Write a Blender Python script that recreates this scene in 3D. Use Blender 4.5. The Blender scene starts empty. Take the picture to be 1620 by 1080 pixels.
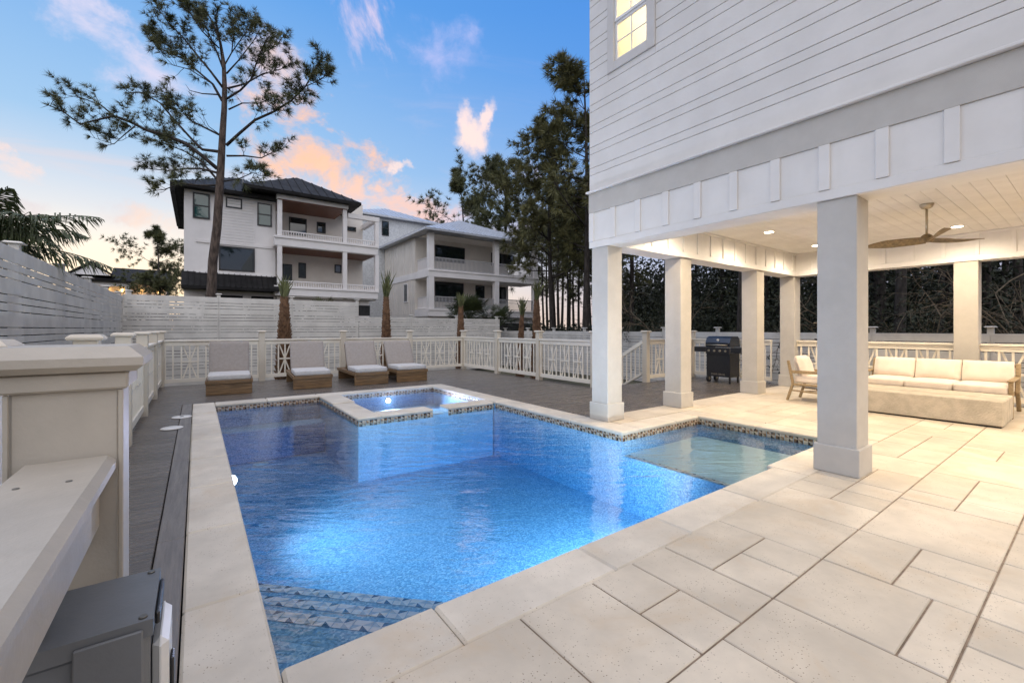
import bpy, bmesh, math, random
from mathutils import Vector, Matrix, Quaternion
R = math.radians
random.seed(7)
SC = bpy.context.scene
COL = SC.collection

# ------------------------------------------------------------------ camera
H, FPX, CY, YAW = 1.3, 686.7, 520.2, 0.6285          # eye height, focal length and horizon in photo pixels, heading
SN, CS = math.sin(YAW), math.cos(YAW)
cam = bpy.data.cameras.new('camera'); camo = bpy.data.objects.new('camera', cam); COL.objects.link(camo)
cam.sensor_width = 36; cam.lens = 36*FPX/1620; cam.shift_y = -(540-CY)/1620
cam.clip_start = 0.02; cam.clip_end = 3000
camo.location = (0, 0, H); camo.rotation_euler = (R(90), 0, -YAW)
SC.camera = camo
SC.render.resolution_x, SC.render.resolution_y = 1024, 682

# ------------------------------------------------------------------ node helper
class NT:
    def __init__(s, tree): s.t = tree; s.n = tree.nodes; s.l = tree.links
    def node(s, kind, **kw):
        n = s.n.new(kind)
        for k, v in kw.items(): setattr(n, k, v)
        return n
    def put(s, sock, v):
        if isinstance(v, V): s.l.new(v.s, sock)
        elif isinstance(v, bpy.types.NodeSocket): s.l.new(v, sock)
        elif isinstance(v, (tuple, list)) and len(v) == 3 and len(sock.default_value) == 4: sock.default_value = (*v, 1)
        else: sock.default_value = v
    def m(s, op, a, b=0.0, c=0.0, clamp=False):
        n = s.node('ShaderNodeMath', operation=op); n.use_clamp = clamp
        s.put(n.inputs[0], a); s.put(n.inputs[1], b); s.put(n.inputs[2], c)
        return V(s, n.outputs[0])
    def mix(s, f, a, b, blend='MIX'):
        n = s.node('ShaderNodeMix', data_type='RGBA', blend_type=blend)
        s.put(n.inputs[0], f); s.put(n.inputs[6], a); s.put(n.inputs[7], b)
        return V(s, n.outputs[2])
    def ramp(s, f, stops, interp='LINEAR'):
        n = s.node('ShaderNodeValToRGB'); e = n.color_ramp.elements; n.color_ramp.interpolation = interp
        while len(e) < len(stops): e.new(0.5)
        for i, (p, c) in enumerate(stops):
            e[i].position = p; e[i].color = (*c, 1) if not isinstance(c, (int, float)) else (c, c, c, 1)
        s.put(n.inputs[0], f); return V(s, n.outputs[0])
    def noise(s, vec, scale, detail=3, rough=.55, dist=0.0, dim='3D'):
        n = s.node('ShaderNodeTexNoise', noise_dimensions=dim)
        if vec is not None: s.put(n.inputs['Vector'], vec)
        n.inputs['Scale'].default_value = scale; n.inputs['Detail'].default_value = detail
        n.inputs['Roughness'].default_value = rough; n.inputs['Distortion'].default_value = dist
        return V(s, n.outputs[0])
    def comb(s, x, y, z):
        n = s.node('ShaderNodeCombineXYZ'); s.put(n.inputs[0], x); s.put(n.inputs[1], y); s.put(n.inputs[2], z)
        return V(s, n.outputs[0])
    def sep(s, v):
        n = s.node('ShaderNodeSeparateXYZ'); s.put(n.inputs[0], v); return [V(s, o) for o in n.outputs]
    def smooth(s, v, a, b, to0=0.0, to1=1.0):
        n = s.node('ShaderNodeMapRange', interpolation_type='SMOOTHSTEP')
        s.put(n.inputs[0], v); s.put(n.inputs[1], a); s.put(n.inputs[2], b); s.put(n.inputs[3], to0); s.put(n.inputs[4], to1)
        return V(s, n.outputs[0])
class V:
    def __init__(s, nt, sock): s.nt = nt; s.s = sock
    def __add__(s, o): return s.nt.m('ADD', s, o)
    __radd__ = __add__
    def __sub__(s, o): return s.nt.m('SUBTRACT', s, o)
    def __rsub__(s, o): return s.nt.m('SUBTRACT', o, s)
    def __mul__(s, o): return s.nt.m('MULTIPLY', s, o)
    __rmul__ = __mul__
    def __truediv__(s, o): return s.nt.m('DIVIDE', s, o)

# ------------------------------------------------------------------ world: dusk sky with lit clouds
W = bpy.data.worlds.new('World'); SC.world = W; W.use_nodes = True
SKY_STRENGTH = .82
def build_sky():
    nt = NT(W.node_tree); nt.n.clear()
    tc = nt.node('ShaderNodeTexCoord')
    x, y, z = nt.sep(tc.outputs['Generated'])
    az = nt.m('ARCTAN2', x, y); el = nt.m('ARCSINE', nt.m('MAXIMUM', nt.m('MINIMUM', z, 1.0), -1.0))
    glow = R(-9)                                              # heading of the set sun
    daz = nt.m('ABSOLUTE', nt.m('WRAP', az-glow, -math.pi, math.pi))
    near = nt.smooth(daz, R(75), R(5))
    nish = nt.node('ShaderNodeTexSky', sky_type='NISHITA'); nish.sun_disc = False
    nish.sun_elevation = R(2.0); nish.sun_rotation = glow; nish.air_density = 1.3; nish.ozone_density = 3.0
    t = nt.m('MULTIPLY', el, 1/R(60), clamp=True)
    cool = nt.ramp(t, [(0, (.72, .60, .64)), (.12, (.58, .64, .86)), (.28, (.30, .52, .95)), (.52, (.11, .36, .92)), (.85, (.06, .26, .82)), (1, (.055, .24, .78))])
    warm = nt.ramp(t, [(0, (1.7, 1.25, .70)), (.09, (1.45, 1.2, .88)), (.19, (.88, .92, .97)), (.32, (.42, .68, .99)), (.6, (.14, .42, .94)), (1, (.06, .26, .81))])
    base = nt.mix(near, cool, warm)
    base = nt.mix(.12, base, nt.mix(1.0, nish.outputs[0], (.12, .12, .12), 'MULTIPLY'))
    # thin streaks over the whole sky, laid out on a flat cloud deck
    dz = nt.m('MAXIMUM', z, 0.0)+.12
    u, v = x/dz, y/dz
    n1 = nt.noise(nt.comb(u*.55+v*.1, v*1.3, 1.7), 1.3, 6, .6, .8)
    st = nt.smooth(n1, .52, .80)*nt.smooth(el, R(1), R(9))
    pink = nt.ramp(t, [(0, (1.15, .70, .42)), (.2, (1.02, .72, .60)), (.5, (.84, .70, .82)), (1, (.66, .66, .92))])
    c = nt.mix(st*.34, base, pink)
    n2 = nt.noise(nt.comb(az, el*1.6, 3.3), 7, 7, .62, .3)
    n3 = nt.noise(nt.comb(az+el*.4, el*.45, 9.1), 26, 6, .62, .2)
    wa = nt.noise(nt.comb(az, el, 5.0), 22, 6, .65); we = nt.noise(nt.comb(az, el, 8.0), 22, 6, .65)
    # cloud banks: azimuth, elevation, half sizes, tilt (deg), colour, amount, noise, warp (deg), raggedness
    banks = [(12.5, 19.5, 9, 5.0, -28, (1.15, .66, .42), .85, n2, 7, 3.6), (17, 16.5, 8, 2.6, -14, (1.10, .70, .54), .75, n2, 6, 3.0), (22, 15, 11, 2.2, -8, (.98, .66, .58), .8, n2, 6, 2.6), (6.5, 27, 4, 4.5, 14, (1.02, .74, .66), .6, n2, 6, 2.6),
             (30.7, 23.9, 1.9, 2.2, 0, (1.12, .86, .78), 1.25, n3, 3, .9), (29.8, 25.9, 1.0, 1.7, 8, (1.06, .83, .80), 1.0, n3, 3, 1.1), (32.7, 25.7, .7, 2.0, -18, (1.08, .84, .80), 1.05, n3, 3, 1.1), (21, 19.5, 2.2, .8, 4, (1.05, .82, .76), .9, n3, 5, 1.6), (38, 19.5, 2.4, 1.2, 10, (.85, .70, .80), .6, n3, 5, 1.6),
             (16.5, 34.5, 3.2, 5.5, 18, (.92, .74, .90), .62, n3, 4, 1.7), (27, 31, 4.5, 6.5, -10, (.50, .56, .94), .6, n2, 6, 2.0), (-7, 25.5, 11, 3.0, -36, (.78, .74, .92), .5, n2, 6, 2.6), (-15, 14, 7, 1.6, -26, (1.08, .80, .70), .42, n2, 6, 2.6),
             (-20, 10.5, 16, 1.5, 3, (.80, .68, .70), .75, n2, 5, 2.4), (37, 13, 12, 2.0, -5, (.76, .62, .76), .75, n2, 5, 2.4), (3, 10.5, 9, 1.7, -3, (1.05, .80, .66), .7, n2, 5, 2.4)]
    for a0, e0, sa, se, tilt, colr, amt, nn, wp_, rag in banks:
        da = (az-R(a0)+(wa-.5)*R(wp_))*math.cos(R(e0)); de = el-R(e0)+(we-.5)*R(wp_); ct, s_ = math.cos(R(tilt)), math.sin(R(tilt))
        p = (da*ct+de*s_)/R(sa); q = (de*ct-da*s_)/R(se)
        g = nt.m('EXPONENT', (p*p+q*q)*-1.0)
        mk = nt.smooth(g*amt+(nn-.5)*rag*nt.smooth(g, .0, .5), .22, 1.0)
        c = nt.mix(mk*.92, c, colr)
    ground = nt.smooth(el, R(-4), R(-.5))
    c = nt.mix(ground, (.10, .10, .09), c)
    bg = nt.node('ShaderNodeBackground'); nt.put(bg.inputs[0], c); bg.inputs[1].default_value = SKY_STRENGTH
    out = nt.node('ShaderNodeOutputWorld'); nt.l.new(bg.outputs[0], out.inputs[0])
build_sky()

# soft dome light of the twilight sky: one very wide sun
sun = bpy.data.lights.new('sun', 'SUN'); sun.energy = 2.65; sun.angle = R(120); sun.color = (1.0, .885, .68)
suno = bpy.data.objects.new('sun', sun); COL.objects.link(suno)
suno.rotation_euler = Vector((.17, .36, -.92)).to_track_quat('-Z', 'Y').to_euler()

SC.view_settings.view_transform = 'Standard'; SC.view_settings.look = 'None'
SC.view_settings.exposure = 0.3; SC.view_settings.gamma = 1; SC.view_settings.use_curve_mapping = False
SC.render.engine = 'CYCLES'
cy = SC.cycles; cy.use_denoising = True; cy.max_bounces = 8; cy.diffuse_bounces = 4; cy.glossy_bounces = 4
cy.transmission_bounces = 6; cy.transparent_max_bounces = 24; cy.volume_bounces = 0
cy.caustics_reflective = False; cy.caustics_refractive = False; cy.sample_clamp_indirect = 6

# ------------------------------------------------------------------ photo pixel -> world
def ray(px, py):
    a, b = (px-810)/FPX, (CY-py)/FPX
    return Vector((a*CS+SN, -a*SN+CS, b))
def onY(px, py, Y):
    r = ray(px, py); t = Y/r.y; return Vector((r.x*t, Y, H+r.z*t))
def onX(px, py, X):
    r = ray(px, py); t = X/r.x; return Vector((X, r.y*t, H+r.z*t))
def atD(px, py, d):
    r = ray(px, py); return Vector((r.x*d, r.y*d, H+r.z*d))

# ------------------------------------------------------------------ materials
MATS = {}
def pbr(name, col, rough=.6, var=.06, scale=8, bump=0.0, bscale=60, metal=0.0, spec=.5, col2=None, stretch=None, emit=None, estr=0, rand=0.0, detail=4, sheen=0):
    m = bpy.data.materials.new(name); m.use_nodes = True; nt = NT(m.node_tree)
    b = nt.n['Principled BSDF']
    tc = nt.node('ShaderNodeTexCoord'); vec = V(nt, tc.outputs['Object'])
    geo = nt.node('ShaderNodeNewGeometry')
    vec = V(nt, geo.outputs['Position'])
    if stretch:
        mp = nt.node('ShaderNodeMapping'); nt.put(mp.inputs[0], vec); mp.inputs['Scale'].default_value = stretch; vec = V(nt, mp.outputs[0])
    n = nt.noise(vec, scale, detail, .6)
    lo = tuple(max(0, c*(1-var*2)) for c in col) if col2 is None else col2
    c = nt.mix(nt.smooth(n, .3, .72), lo, tuple(min(1, x*(1+var*.6)) for x in col))
    if rand:
        oi = nt.node('ShaderNodeObjectInfo'); rr = V(nt, oi.outputs['Random'])
        c = nt.mix(1.0, c, nt.ramp(rr, [(0, 1-rand), (1, 1.0)]), 'MULTIPLY')
    nt.put(b.inputs['Base Color'], c)
    nt.put(b.inputs['Roughness'], nt.smooth(n, .2, .8, rough*1.1, rough*.88))
    b.inputs['Metallic'].default_value = metal; b.inputs['Specular IOR Level'].default_value = spec
    if sheen: b.inputs['Sheen Weight'].default_value = sheen
    if bump:
        bn = nt.node('ShaderNodeBump'); bn.inputs['Strength'].default_value = bump; bn.inputs['Distance'].default_value = .01
        nt.put(bn.inputs['Height'], nt.noise(vec, bscale, 3, .6)); nt.l.new(bn.outputs[0], b.inputs['Normal'])
    if emit: b.inputs['Emission Color'].default_value = (*emit, 1); b.inputs['Emission Strength'].default_value = estr
    MATS[name] = m; return m
WHITE = pbr('white_paint', (.78, .765, .75), .55, .035, 3, .12, 90)
CASING = pbr('casing_paint', (.60, .57, .535), .55, .03, 4, .1, 90)
SIDING = pbr('siding_paint', (.725, .69, .645), .5, .03, 2.5, .1, 120, rand=.03)
STUCCO = pbr('stucco', (.50, .47, .425), .75, .03, 5, .25, 220)
RAILW = pbr('rail_vinyl', (.82, .755, .64), .42, .03, 4, .04, 60)
POSTW_SHADE = pbr('shaded_post_wrap', (.43, .385, .32), .5, .06, 5, .12, 90)  # same paint as the other railings, near railing's shade put into the colour
POSTW = pbr('post_wrap', (.60, .535, .435), .5, .03, 4, .05, 60)
FENCEW = pbr('fence_paint', (.66, .625, .57), .55, .08, 2.2, .1, 80, rand=.06)
def paver_mat(name, base, dark):
    m = pbr(name, base, .62, .08, 2.2, 0, col2=tuple(c*.82 for c in base), rand=.17); nt = NT(m.node_tree); b = nt.n['Principled BSDF']
    geo = nt.node('ShaderNodeNewGeometry'); pos = V(nt, geo.outputs['Position'])
    prev = b.inputs['Base Color'].links[0].from_socket
    vo = nt.node('ShaderNodeTexVoronoi', feature='F1'); nt.put(vo.inputs['Vector'], pos); vo.inputs['Scale'].default_value = 80; vo.inputs['Randomness'].default_value = 1
    gate = nt.smooth(nt.noise(pos, 4.5, 4, .65), .40, .60)
    hole = nt.smooth(V(nt, vo.outputs['Distance'])+(nt.noise(pos, 130, 2, .6)-.5)*.25, .25, .15)*gate
    rnd = nt.sep(vo.outputs['Color'])[0]
    hole = hole*nt.smooth(rnd, .50, .6)
    stain = nt.smooth(nt.noise(pos, 1.9, 6, .68, .6), .50, .74)
    fine = nt.smooth(nt.noise(pos, 230, 2, .6), .35, .75)
    c = nt.mix(stain*.6, prev, tuple(x*y for x, y in zip(base, (.78, .68, .56))))
    c = nt.mix(fine*.10, c, (.42, .36, .30))
    c = nt.mix(hole*.85, c, dark); nt.put(b.inputs['Base Color'], c)
    bn = nt.node('ShaderNodeBump'); bn.inputs['Strength'].default_value = .35; bn.inputs['Distance'].default_value = .004
    nt.put(bn.inputs['Height'], nt.noise(pos, 26, 5, .7)-hole*1.4); nt.l.new(bn.outputs[0], b.inputs['Normal'])
    return m
PAVER = paver_mat('paver_stone', (.66, .575, .455), (.17, .12, .085))
COPE = paver_mat('coping_stone', (.67, .60, .495), (.22, .16, .11))
MORTAR = pbr('joint_sand', (.27, .20, .14), .9, .2, 9, .3, 150)
DECK = pbr('deck_composite', (.155, .132, .112), .28, .16, 5, .35, 26, stretch=(.35, 6, 6), rand=.22, detail=6, col2=(.10, .084, .07))
DECKF = pbr('deck_frame_board', (.19, .168, .148), .36, .14, 5, .45, 26, stretch=(6, .35, 6), rand=.12, detail=6, col2=(.135, .12, .112))
DARK = pbr('dark_void', (.03, .03, .03), .9, .1, 5)
BLACK = pbr('black_metal', (.02, .02, .022), .35, .1, 12, metal=0.0)
ROOFB = pbr('black_roof', (.016, .015, .015), .65, .12, 2, spec=.15)
ROOFW = pbr('galvalume_roof', (.52, .54, .58), .35, .08, 2, metal=.35)
TEAK = pbr('teak', (.225, .13, .056), .5, .22, 5, .25, 50, stretch=(.8, 9, 9), rand=.12, detail=6)
TEAKL = pbr('weathered_teak', (.36, .26, .14), .5, .18, 8, .2, 60, stretch=(3, 3, 9), detail=5)
CUSH_G = pbr('grey_cushion', (.32, .28, .25), .95, .05, 20, .25, 420, sheen=.2)
CUSH_L = pbr('light_cushion', (.52, .50, .48), .95, .05, 20, .25, 420, sheen=.2)
CUSH_W = pbr('cream_cushion', (.76, .66, .56), .95, .04, 6, .3, 300, sheen=.2)
CONC = pbr('fire_table_concrete', (.50, .44, .35), .85, .10, 6, .8, 46)
BARK = pbr('pine_bark', (.105, .075, .058), .95, .35, 3, 1.0, 9, stretch=(4, 4, 1.0), detail=6)
BARKD = pbr('dark_bark', (.05, .04, .033), .95, .3, 3, .8, 9, stretch=(4, 4, 1))
NEEDLE = pbr('pine_needle', (.115, .115, .04), .7, .3, 1.5, col2=(.045, .055, .02))
NEEDLED = pbr('dark_needle', (.17, .16, .06), .75, .3, 1.2, col2=(.07, .075, .028))
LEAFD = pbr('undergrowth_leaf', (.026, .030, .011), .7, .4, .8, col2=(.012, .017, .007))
FROND = pbr('palm_frond', (.06, .075, .025), .6, .3, 4, col2=(.03, .04, .014))
FRONDY = pbr('palm_spear', (.12, .13, .045), .65, .25, 6)
BOOT = pbr('palm_boot', (.21, .115, .062), .9, .3, 9, .6, 40, col2=(.10, .055, .03))
STEEL = pbr('brushed_nickel', (.50, .44, .34), .3, .08, 20, metal=.85)
BLADE = pbr('fan_blade', (.22, .155, .075), .45, .25, 9, stretch=(3, 3, 3))
GBOX = pbr('grey_enclosure', (.16, .165, .17), .42, .06, 6, .06, 120)
WPLAS = pbr('white_plastic', (.72, .70, .66), .35, .03, 6)
TILE_D = pbr('tile_brown', (.06, .032, .02), .22, .25, 30, rand=.3)
TILE_T = pbr('tile_tan', (.36, .20, .10), .22, .25, 30, rand=.3)
TILE_N = pbr('tile_navy', (.03, .06, .10), .22, .1, 30)
TILE_W = pbr('tile_white', (.90, .90, .88), .22, .05, 30, rand=.1)
TILE_B = pbr('tile_pale_blue', (.55, .66, .74), .22, .1, 30, rand=.2)
TILE_C = pbr('tile_cream', (.66, .53, .39), .22, .15, 30, rand=.2)
GRASS = pbr('ground_soil', (.07, .065, .035), .95, .4, .6, .6, 8)
WOODC = pbr('stained_soffit', (.17, .06, .028), .5, .25, 5, stretch=(1, 8, 8))
HOUSEW = pbr('house_paint', (.84, .80, .77), .6, .04, .8, rand=.03)
HOUSEC = pbr('house_cream', (.78, .72, .64), .65, .05, .8, rand=.03)
SHINGLE = pbr('shingle_white', (.62, .63, .63), .7, .10, 7, .5, 12)
def glassy(name, tint, k=.25):
    m = bpy.data.materials.new(name); m.use_nodes = True; nt = NT(m.node_tree); b = nt.n['Principled BSDF']
    b.inputs['Base Color'].default_value = (*tint, 1); b.inputs['Roughness'].default_value = .04
    b.inputs['IOR'].default_value = 1.5; b.inputs['Coat Weight'].default_value = k; b.inputs['Coat Roughness'].default_value = .02
    MATS[name] = m; return m
GLASS = glassy('dark_window_glass', (.012, .02, .022), .8)
def emis(name, col, s):
    m = bpy.data.materials.new(name); m.use_nodes = True; nt = NT(m.node_tree); nt.n.clear()
    e = nt.node('ShaderNodeEmission'); e.inputs[0].default_value = (*col, 1); e.inputs[1].default_value = s
    o = nt.node('ShaderNodeOutputMaterial'); nt.l.new(e.outputs[0], o.inputs[0]); MATS[name] = m; return m
LAMPW = emis('lamp_lens', (1.0, .86, .62), 14)
LAMPP = emis('pool_lens', (.80, .92, 1.0), 9)
LAMPS = emis('spa_lens', (.9, .85, 1.0), 30)
LITWIN = emis('lit_window', (1.0, .62, .26), 1.3)
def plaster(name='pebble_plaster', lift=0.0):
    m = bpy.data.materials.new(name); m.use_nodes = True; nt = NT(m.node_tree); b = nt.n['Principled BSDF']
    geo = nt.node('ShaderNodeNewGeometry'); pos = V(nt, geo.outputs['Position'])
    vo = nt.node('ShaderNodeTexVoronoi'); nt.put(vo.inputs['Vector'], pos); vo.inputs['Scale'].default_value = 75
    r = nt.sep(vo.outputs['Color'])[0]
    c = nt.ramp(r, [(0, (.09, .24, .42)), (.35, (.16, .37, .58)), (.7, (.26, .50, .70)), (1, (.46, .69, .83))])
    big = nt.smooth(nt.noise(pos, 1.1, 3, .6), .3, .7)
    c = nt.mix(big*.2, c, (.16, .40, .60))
    if lift: c = nt.mix(lift, c, (.66, .90, 1.0))  # lift paints the brightness of a lit surface into the plaster colour
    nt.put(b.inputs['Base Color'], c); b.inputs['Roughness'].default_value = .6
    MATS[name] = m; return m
PLASTER = plaster(); PLASTERL = plaster('lit_shelf_plaster', .82); PLASTERS = plaster('lit_spa_plaster', .35)  # one plaster throughout; shelf and spa copies carry lamp brightness in their colour
def water(name, absorb, dens, wave):
    m = bpy.data.materials.new(name); m.use_nodes = True; nt = NT(m.node_tree); nt.n.clear()
    geo = nt.node('ShaderNodeNewGeometry'); pos = V(nt, geo.outputs['Position'])
    mp = nt.node('ShaderNodeMapping'); nt.put(mp.inputs[0], pos); mp.inputs['Scale'].default_value = (1, 1.0, 1); mp.inputs['Rotation'].default_value = (0, 0, R(36)); 
    mp2 = nt.node('ShaderNodeMapping'); nt.l.new(mp.outputs[0], mp2.inputs[0]); mp2.inputs['Scale'].default_value = (.55, 1.5, 1)
    h = nt.noise(mp2.outputs[0], 3.2, 2, .5, .7)*1.0+nt.noise(mp2.outputs[0], 9, 3, .55, .5)*.32
    calm = nt.smooth(nt.noise(pos, .55, 2, .5), .38, .66, .35, 1.0)
    bn = nt.node('ShaderNodeBump'); bn.inputs['Distance'].default_value = .05; nt.put(bn.inputs['Strength'], calm*wave); nt.put(bn.inputs['Height'], h)
    fr = nt.node('ShaderNodeFresnel'); fr.inputs[0].default_value = 2.0; nt.l.new(bn.outputs[0], fr.inputs[1])
    gl = nt.node('ShaderNodeBsdfGlossy'); gl.inputs['Roughness'].default_value = .015; gl.inputs[0].default_value = (1, 1, 1, 1); nt.l.new(bn.outputs[0], gl.inputs['Normal'])
    tr = nt.node('ShaderNodeBsdfTransparent')
    mx = nt.node('ShaderNodeMixShader'); nt.l.new(fr.outputs[0], mx.inputs[0]); nt.l.new(tr.outputs[0], mx.inputs[1]); nt.l.new(gl.outputs[0], mx.inputs[2])
    va = nt.node('ShaderNodeVolumeAbsorption'); va.inputs[0].default_value = (*absorb, 1); va.inputs[1].default_value = dens
    o = nt.node('ShaderNodeOutputMaterial'); nt.l.new(mx.outputs[0], o.inputs[0]); nt.l.new(va.outputs[0], o.inputs[1])
    MATS[name] = m; return m
WATER = water('pool_water', (.14, .68, .96), .36, .5)
WATERS = water('spa_water', (.24, .74, .97), .25, .4)

# ------------------------------------------------------------------ mesh helpers
def cube_into(bm, c, s, rot=None, bev=0.0):
    r = bmesh.ops.create_cube(bm, size=1.0); vs = r['verts']
    bmesh.ops.scale(bm, vec=s, verts=vs)
    if bev:
        es = list({e for v in vs for e in v.link_edges})
        g = bmesh.ops.bevel(bm, geom=es, offset=bev, segments=1, affect='EDGES', profile=.5); vs = list({v for v in vs if v.is_valid} | set(g['verts']))
    if rot is not None: bmesh.ops.rotate(bm, cent=(0, 0, 0), matrix=rot, verts=vs)
    bmesh.ops.translate(bm, vec=c, verts=vs); return vs
class MB:
    def __init__(s): s.bm = bmesh.new()
    def box(s, x0, x1, y0, y1, z0, z1, bev=0.0):
        cube_into(s.bm, ((x0+x1)/2, (y0+y1)/2, (z0+z1)/2), (abs(x1-x0), abs(y1-y0), abs(z1-z0)), None, bev); return s
    def bar(s, a, b, w, t, up=Vector((0, 0, 1)), bev=0.0):
        a, b = Vector(a), Vector(b); d = b-a; L = d.length; d.normalize()
        x = up.cross(d)
        if x.length < 1e-4: x = Vector((1, 0, 0)).cross(d)
        x.normalize(); y = d.cross(x)
        M = Matrix((x, y, d)).transposed()
        cube_into(s.bm, (a+b)/2, (w, t, L), M, bev); return s
    def poly(s, pts):
        s.bm.faces.new([s.bm.verts.new(p) for p in pts]); return s
    def prism(s, pts, off):
        off = Vector(off); a = [s.bm.verts.new(p) for p in pts]; b = [s.bm.verts.new(Vector(p)+off) for p in pts]; n = len(pts)
        s.bm.faces.new(a); s.bm.faces.new(b[::-1])
        for i in range(n): s.bm.faces.new((a[i], b[i], b[(i+1) % n], a[(i+1) % n]))
        bmesh.ops.recalc_face_normals(s.bm, faces=s.bm.faces[:]); return s
    def tube(s, pts, rad, n=6, cap=True):
        pts = [Vector(p) for p in pts]; rings = []; last = None
        for i, p in enumerate(pts):
            d = (pts[min(i+1, len(pts)-1)]-pts[max(i-1, 0)])
            if d.length < 1e-6: d = Vector((0, 0, 1))
            d.normalize()
            a = last-d*last.dot(d) if last is not None else d.orthogonal()
            if a.length < 1e-5: a = d.orthogonal()
            a.normalize(); last = a; b = d.cross(a); r = rad[i] if isinstance(rad, (list, tuple)) else rad
            rings.append([s.bm.verts.new(p+(a*math.cos(2*math.pi*k/n)+b*math.sin(2*math.pi*k/n))*r) for k in range(n)])
        for i in range(len(rings)-1):
            for k in range(n):
                f = s.bm.faces.new((rings[i][k], rings[i][(k+1) % n], rings[i+1][(k+1) % n], rings[i+1][k])); f.smooth = True
        if cap:
            s.bm.faces.new(rings[0][::-1]); s.bm.faces.new(rings[-1])
        return s
    def lathe(s, c, prof, n=24, smooth=True):
        rings = [[s.bm.verts.new((c[0]+r*math.cos(2*math.pi*k/n), c[1]+r*math.sin(2*math.pi*k/n), c[2]+z)) for k in range(n)] for r, z in prof]
        for i in range(len(rings)-1):
            for k in range(n):
                f = s.bm.faces.new((rings[i][k], rings[i][(k+1) % n], rings[i+1][(k+1) % n], rings[i+1][k])); f.smooth = smooth
        s.bm.faces.new(rings[0][::-1]); s.bm.faces.new(rings[-1]); return s
    def mesh(s, name, mat):
        me = bpy.data.meshes.new(name); s.bm.to_mesh(me); s.bm.free(); me.materials.append(mat); return me
    def build(s, name, mat, parent=None): return link(name, s.mesh(name, mat), parent)
def link(name, me, parent=None, loc=None, rotz=0, scale=None):
    o = bpy.data.objects.new(name, me); COL.objects.link(o)
    if parent is not None: o.parent = parent
    if loc is not None: o.location = loc
    if rotz: o.rotation_euler = (0, 0, rotz)
    if scale is not None: o.scale = scale
    return o
def raw(name, verts, faces, mat, parent=None, smooth=False):
    me = bpy.data.meshes.new(name); me.from_pydata(verts, [], faces); me.materials.append(mat)
    if smooth: me.polygons.foreach_set('use_smooth', [True]*len(faces))
    return link(name, me, parent)
_cache = {}
def boxm(sx, sy, sz, mat, bev=.004):
    k = (round(sx, 3), round(sy, 3), round(sz, 3), mat.name, bev)
    if k not in _cache:
        bm = bmesh.new(); cube_into(bm, (0, 0, 0), (sx, sy, sz), None, min(bev, sx*.3, sy*.3, sz*.3))
        me = bpy.data.meshes.new('box'); bm.to_mesh(me); bm.free(); me.materials.append(mat); _cache[k] = me
    return _cache[k]
def piece(name, parent, x0, x1, y0, y1, z0, z1, mat, bev=.004):
    return link(name, boxm(x1-x0, y1-y0, z1-z0, mat, bev), parent, ((x0+x1)/2, (y0+y1)/2, (z0+z1)/2))
def empty(name, loc=(0, 0, 0), rotz=0):
    o = bpy.data.objects.new(name, None); COL.objects.link(o); o.location = loc; o.rotation_euler = (0, 0, rotz); return o
def tag(o, label, cat, group=None):
    o['label'] = label; o['category'] = cat
    if group: o['group'] = group
    return o
def struct(o, kind='structure', label=None):
    o['kind'] = kind
    if label: o['label'] = label
    return o
def copy_tree(o, parent=None):
    c = o.copy(); COL.objects.link(c); c.parent = parent
    for ch in o.children: copy_tree(ch, c)
    return c
def lamp(name, kind, loc, energy, color, parent=None, **kw):
    L = bpy.data.lights.new(name, kind); L.energy = energy; L.color = color
    for k, v in kw.items(): setattr(L, k, v)
    o = bpy.data.objects.new(name, L); COL.objects.link(o); o.location = loc
    if parent is not None: o.parent = parent
    return o

# ================================================================== THE SETTING
GZ = -.65                                                   # yard level below the raised deck
PX0, PX1, PY0, PY1 = .26, 4.335, 1.872, 9.02                # pool rectangle, inner coping edges
SHX, SHY0, SHY1 = 6.073, 1.93, 3.604                        # sun shelf
OX0, OX1, OY0, OY1 = -.055, 4.696, 1.563, 9.345             # outer coping edges
raw_g = 700
gm = MB()
# ground sheet as a ring so that the pool pit stays open
gm.box(-raw_g, raw_g, 7.5+6, raw_g, GZ-.3, GZ); gm.box(-raw_g, -2.0, -raw_g, 13.5, GZ-.3, GZ); gm.box(11.6, raw_g, -raw_g, 13.5, GZ-.3, GZ); gm.box(-2.0, 11.6, -raw_g, -7, GZ-.3, GZ)
gm.box(-2.0, -.9, -7, 13.5, GZ-.3, GZ); gm.box(7.3, 11.6, 6.9, 13.5, GZ-.3, GZ); gm.box(-.9, 7.3, 12.8, 13.5, GZ-.3, GZ)
struct(gm.build('ground', GRASS))

# ---- deck: joist bed under single boards
dk = MB()
dk.box(-.80, -.20, -3, 12.62, -.30, -.030); dk.box(-.2, 7.2, 9.36, 12.62, -.30, -.030); dk.box(4.72, 7.2, 6.72, 9.36, -.3, -.03); dk.box(4.72, 11.05, 4.47, 6.72, -.3, -.03)
deck = struct(dk.build('deck', DARK))
BW, BG = .139, .006
def boards(x0, x1, y0, y1, offs=0.0, joints=()):
    y = y0
    while y+.02 < y1:
        e = min(y+BW, y1)
        xs = [x0]+[j for j in joints if x0 < j < x1]+[x1]
        for a, b in zip(xs, xs[1:]):
            piece('deck_board', deck, a+.001, b-.002, y, e, -.028, -.002+random.uniform(-.0008, .0008), DECK, .004)
        y += BW+BG
boards(-.78, -.198, -2.6, 9.36)
boards(-.78, 7.15, 9.355, 12.60, joints=(3.3,))
boards(4.70, 7.15, 6.70, 9.35)
boards(4.70, 11.03, 4.475, 6.69, joints=(8.2,))
for k in range(6):
    piece('deck_frame_board', deck, -.193, -.060, -2.6+k*2.0, -2.602+(k+1)*2.0 if k < 5 else 9.352, -.028, .001, DECKF, .004)

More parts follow.
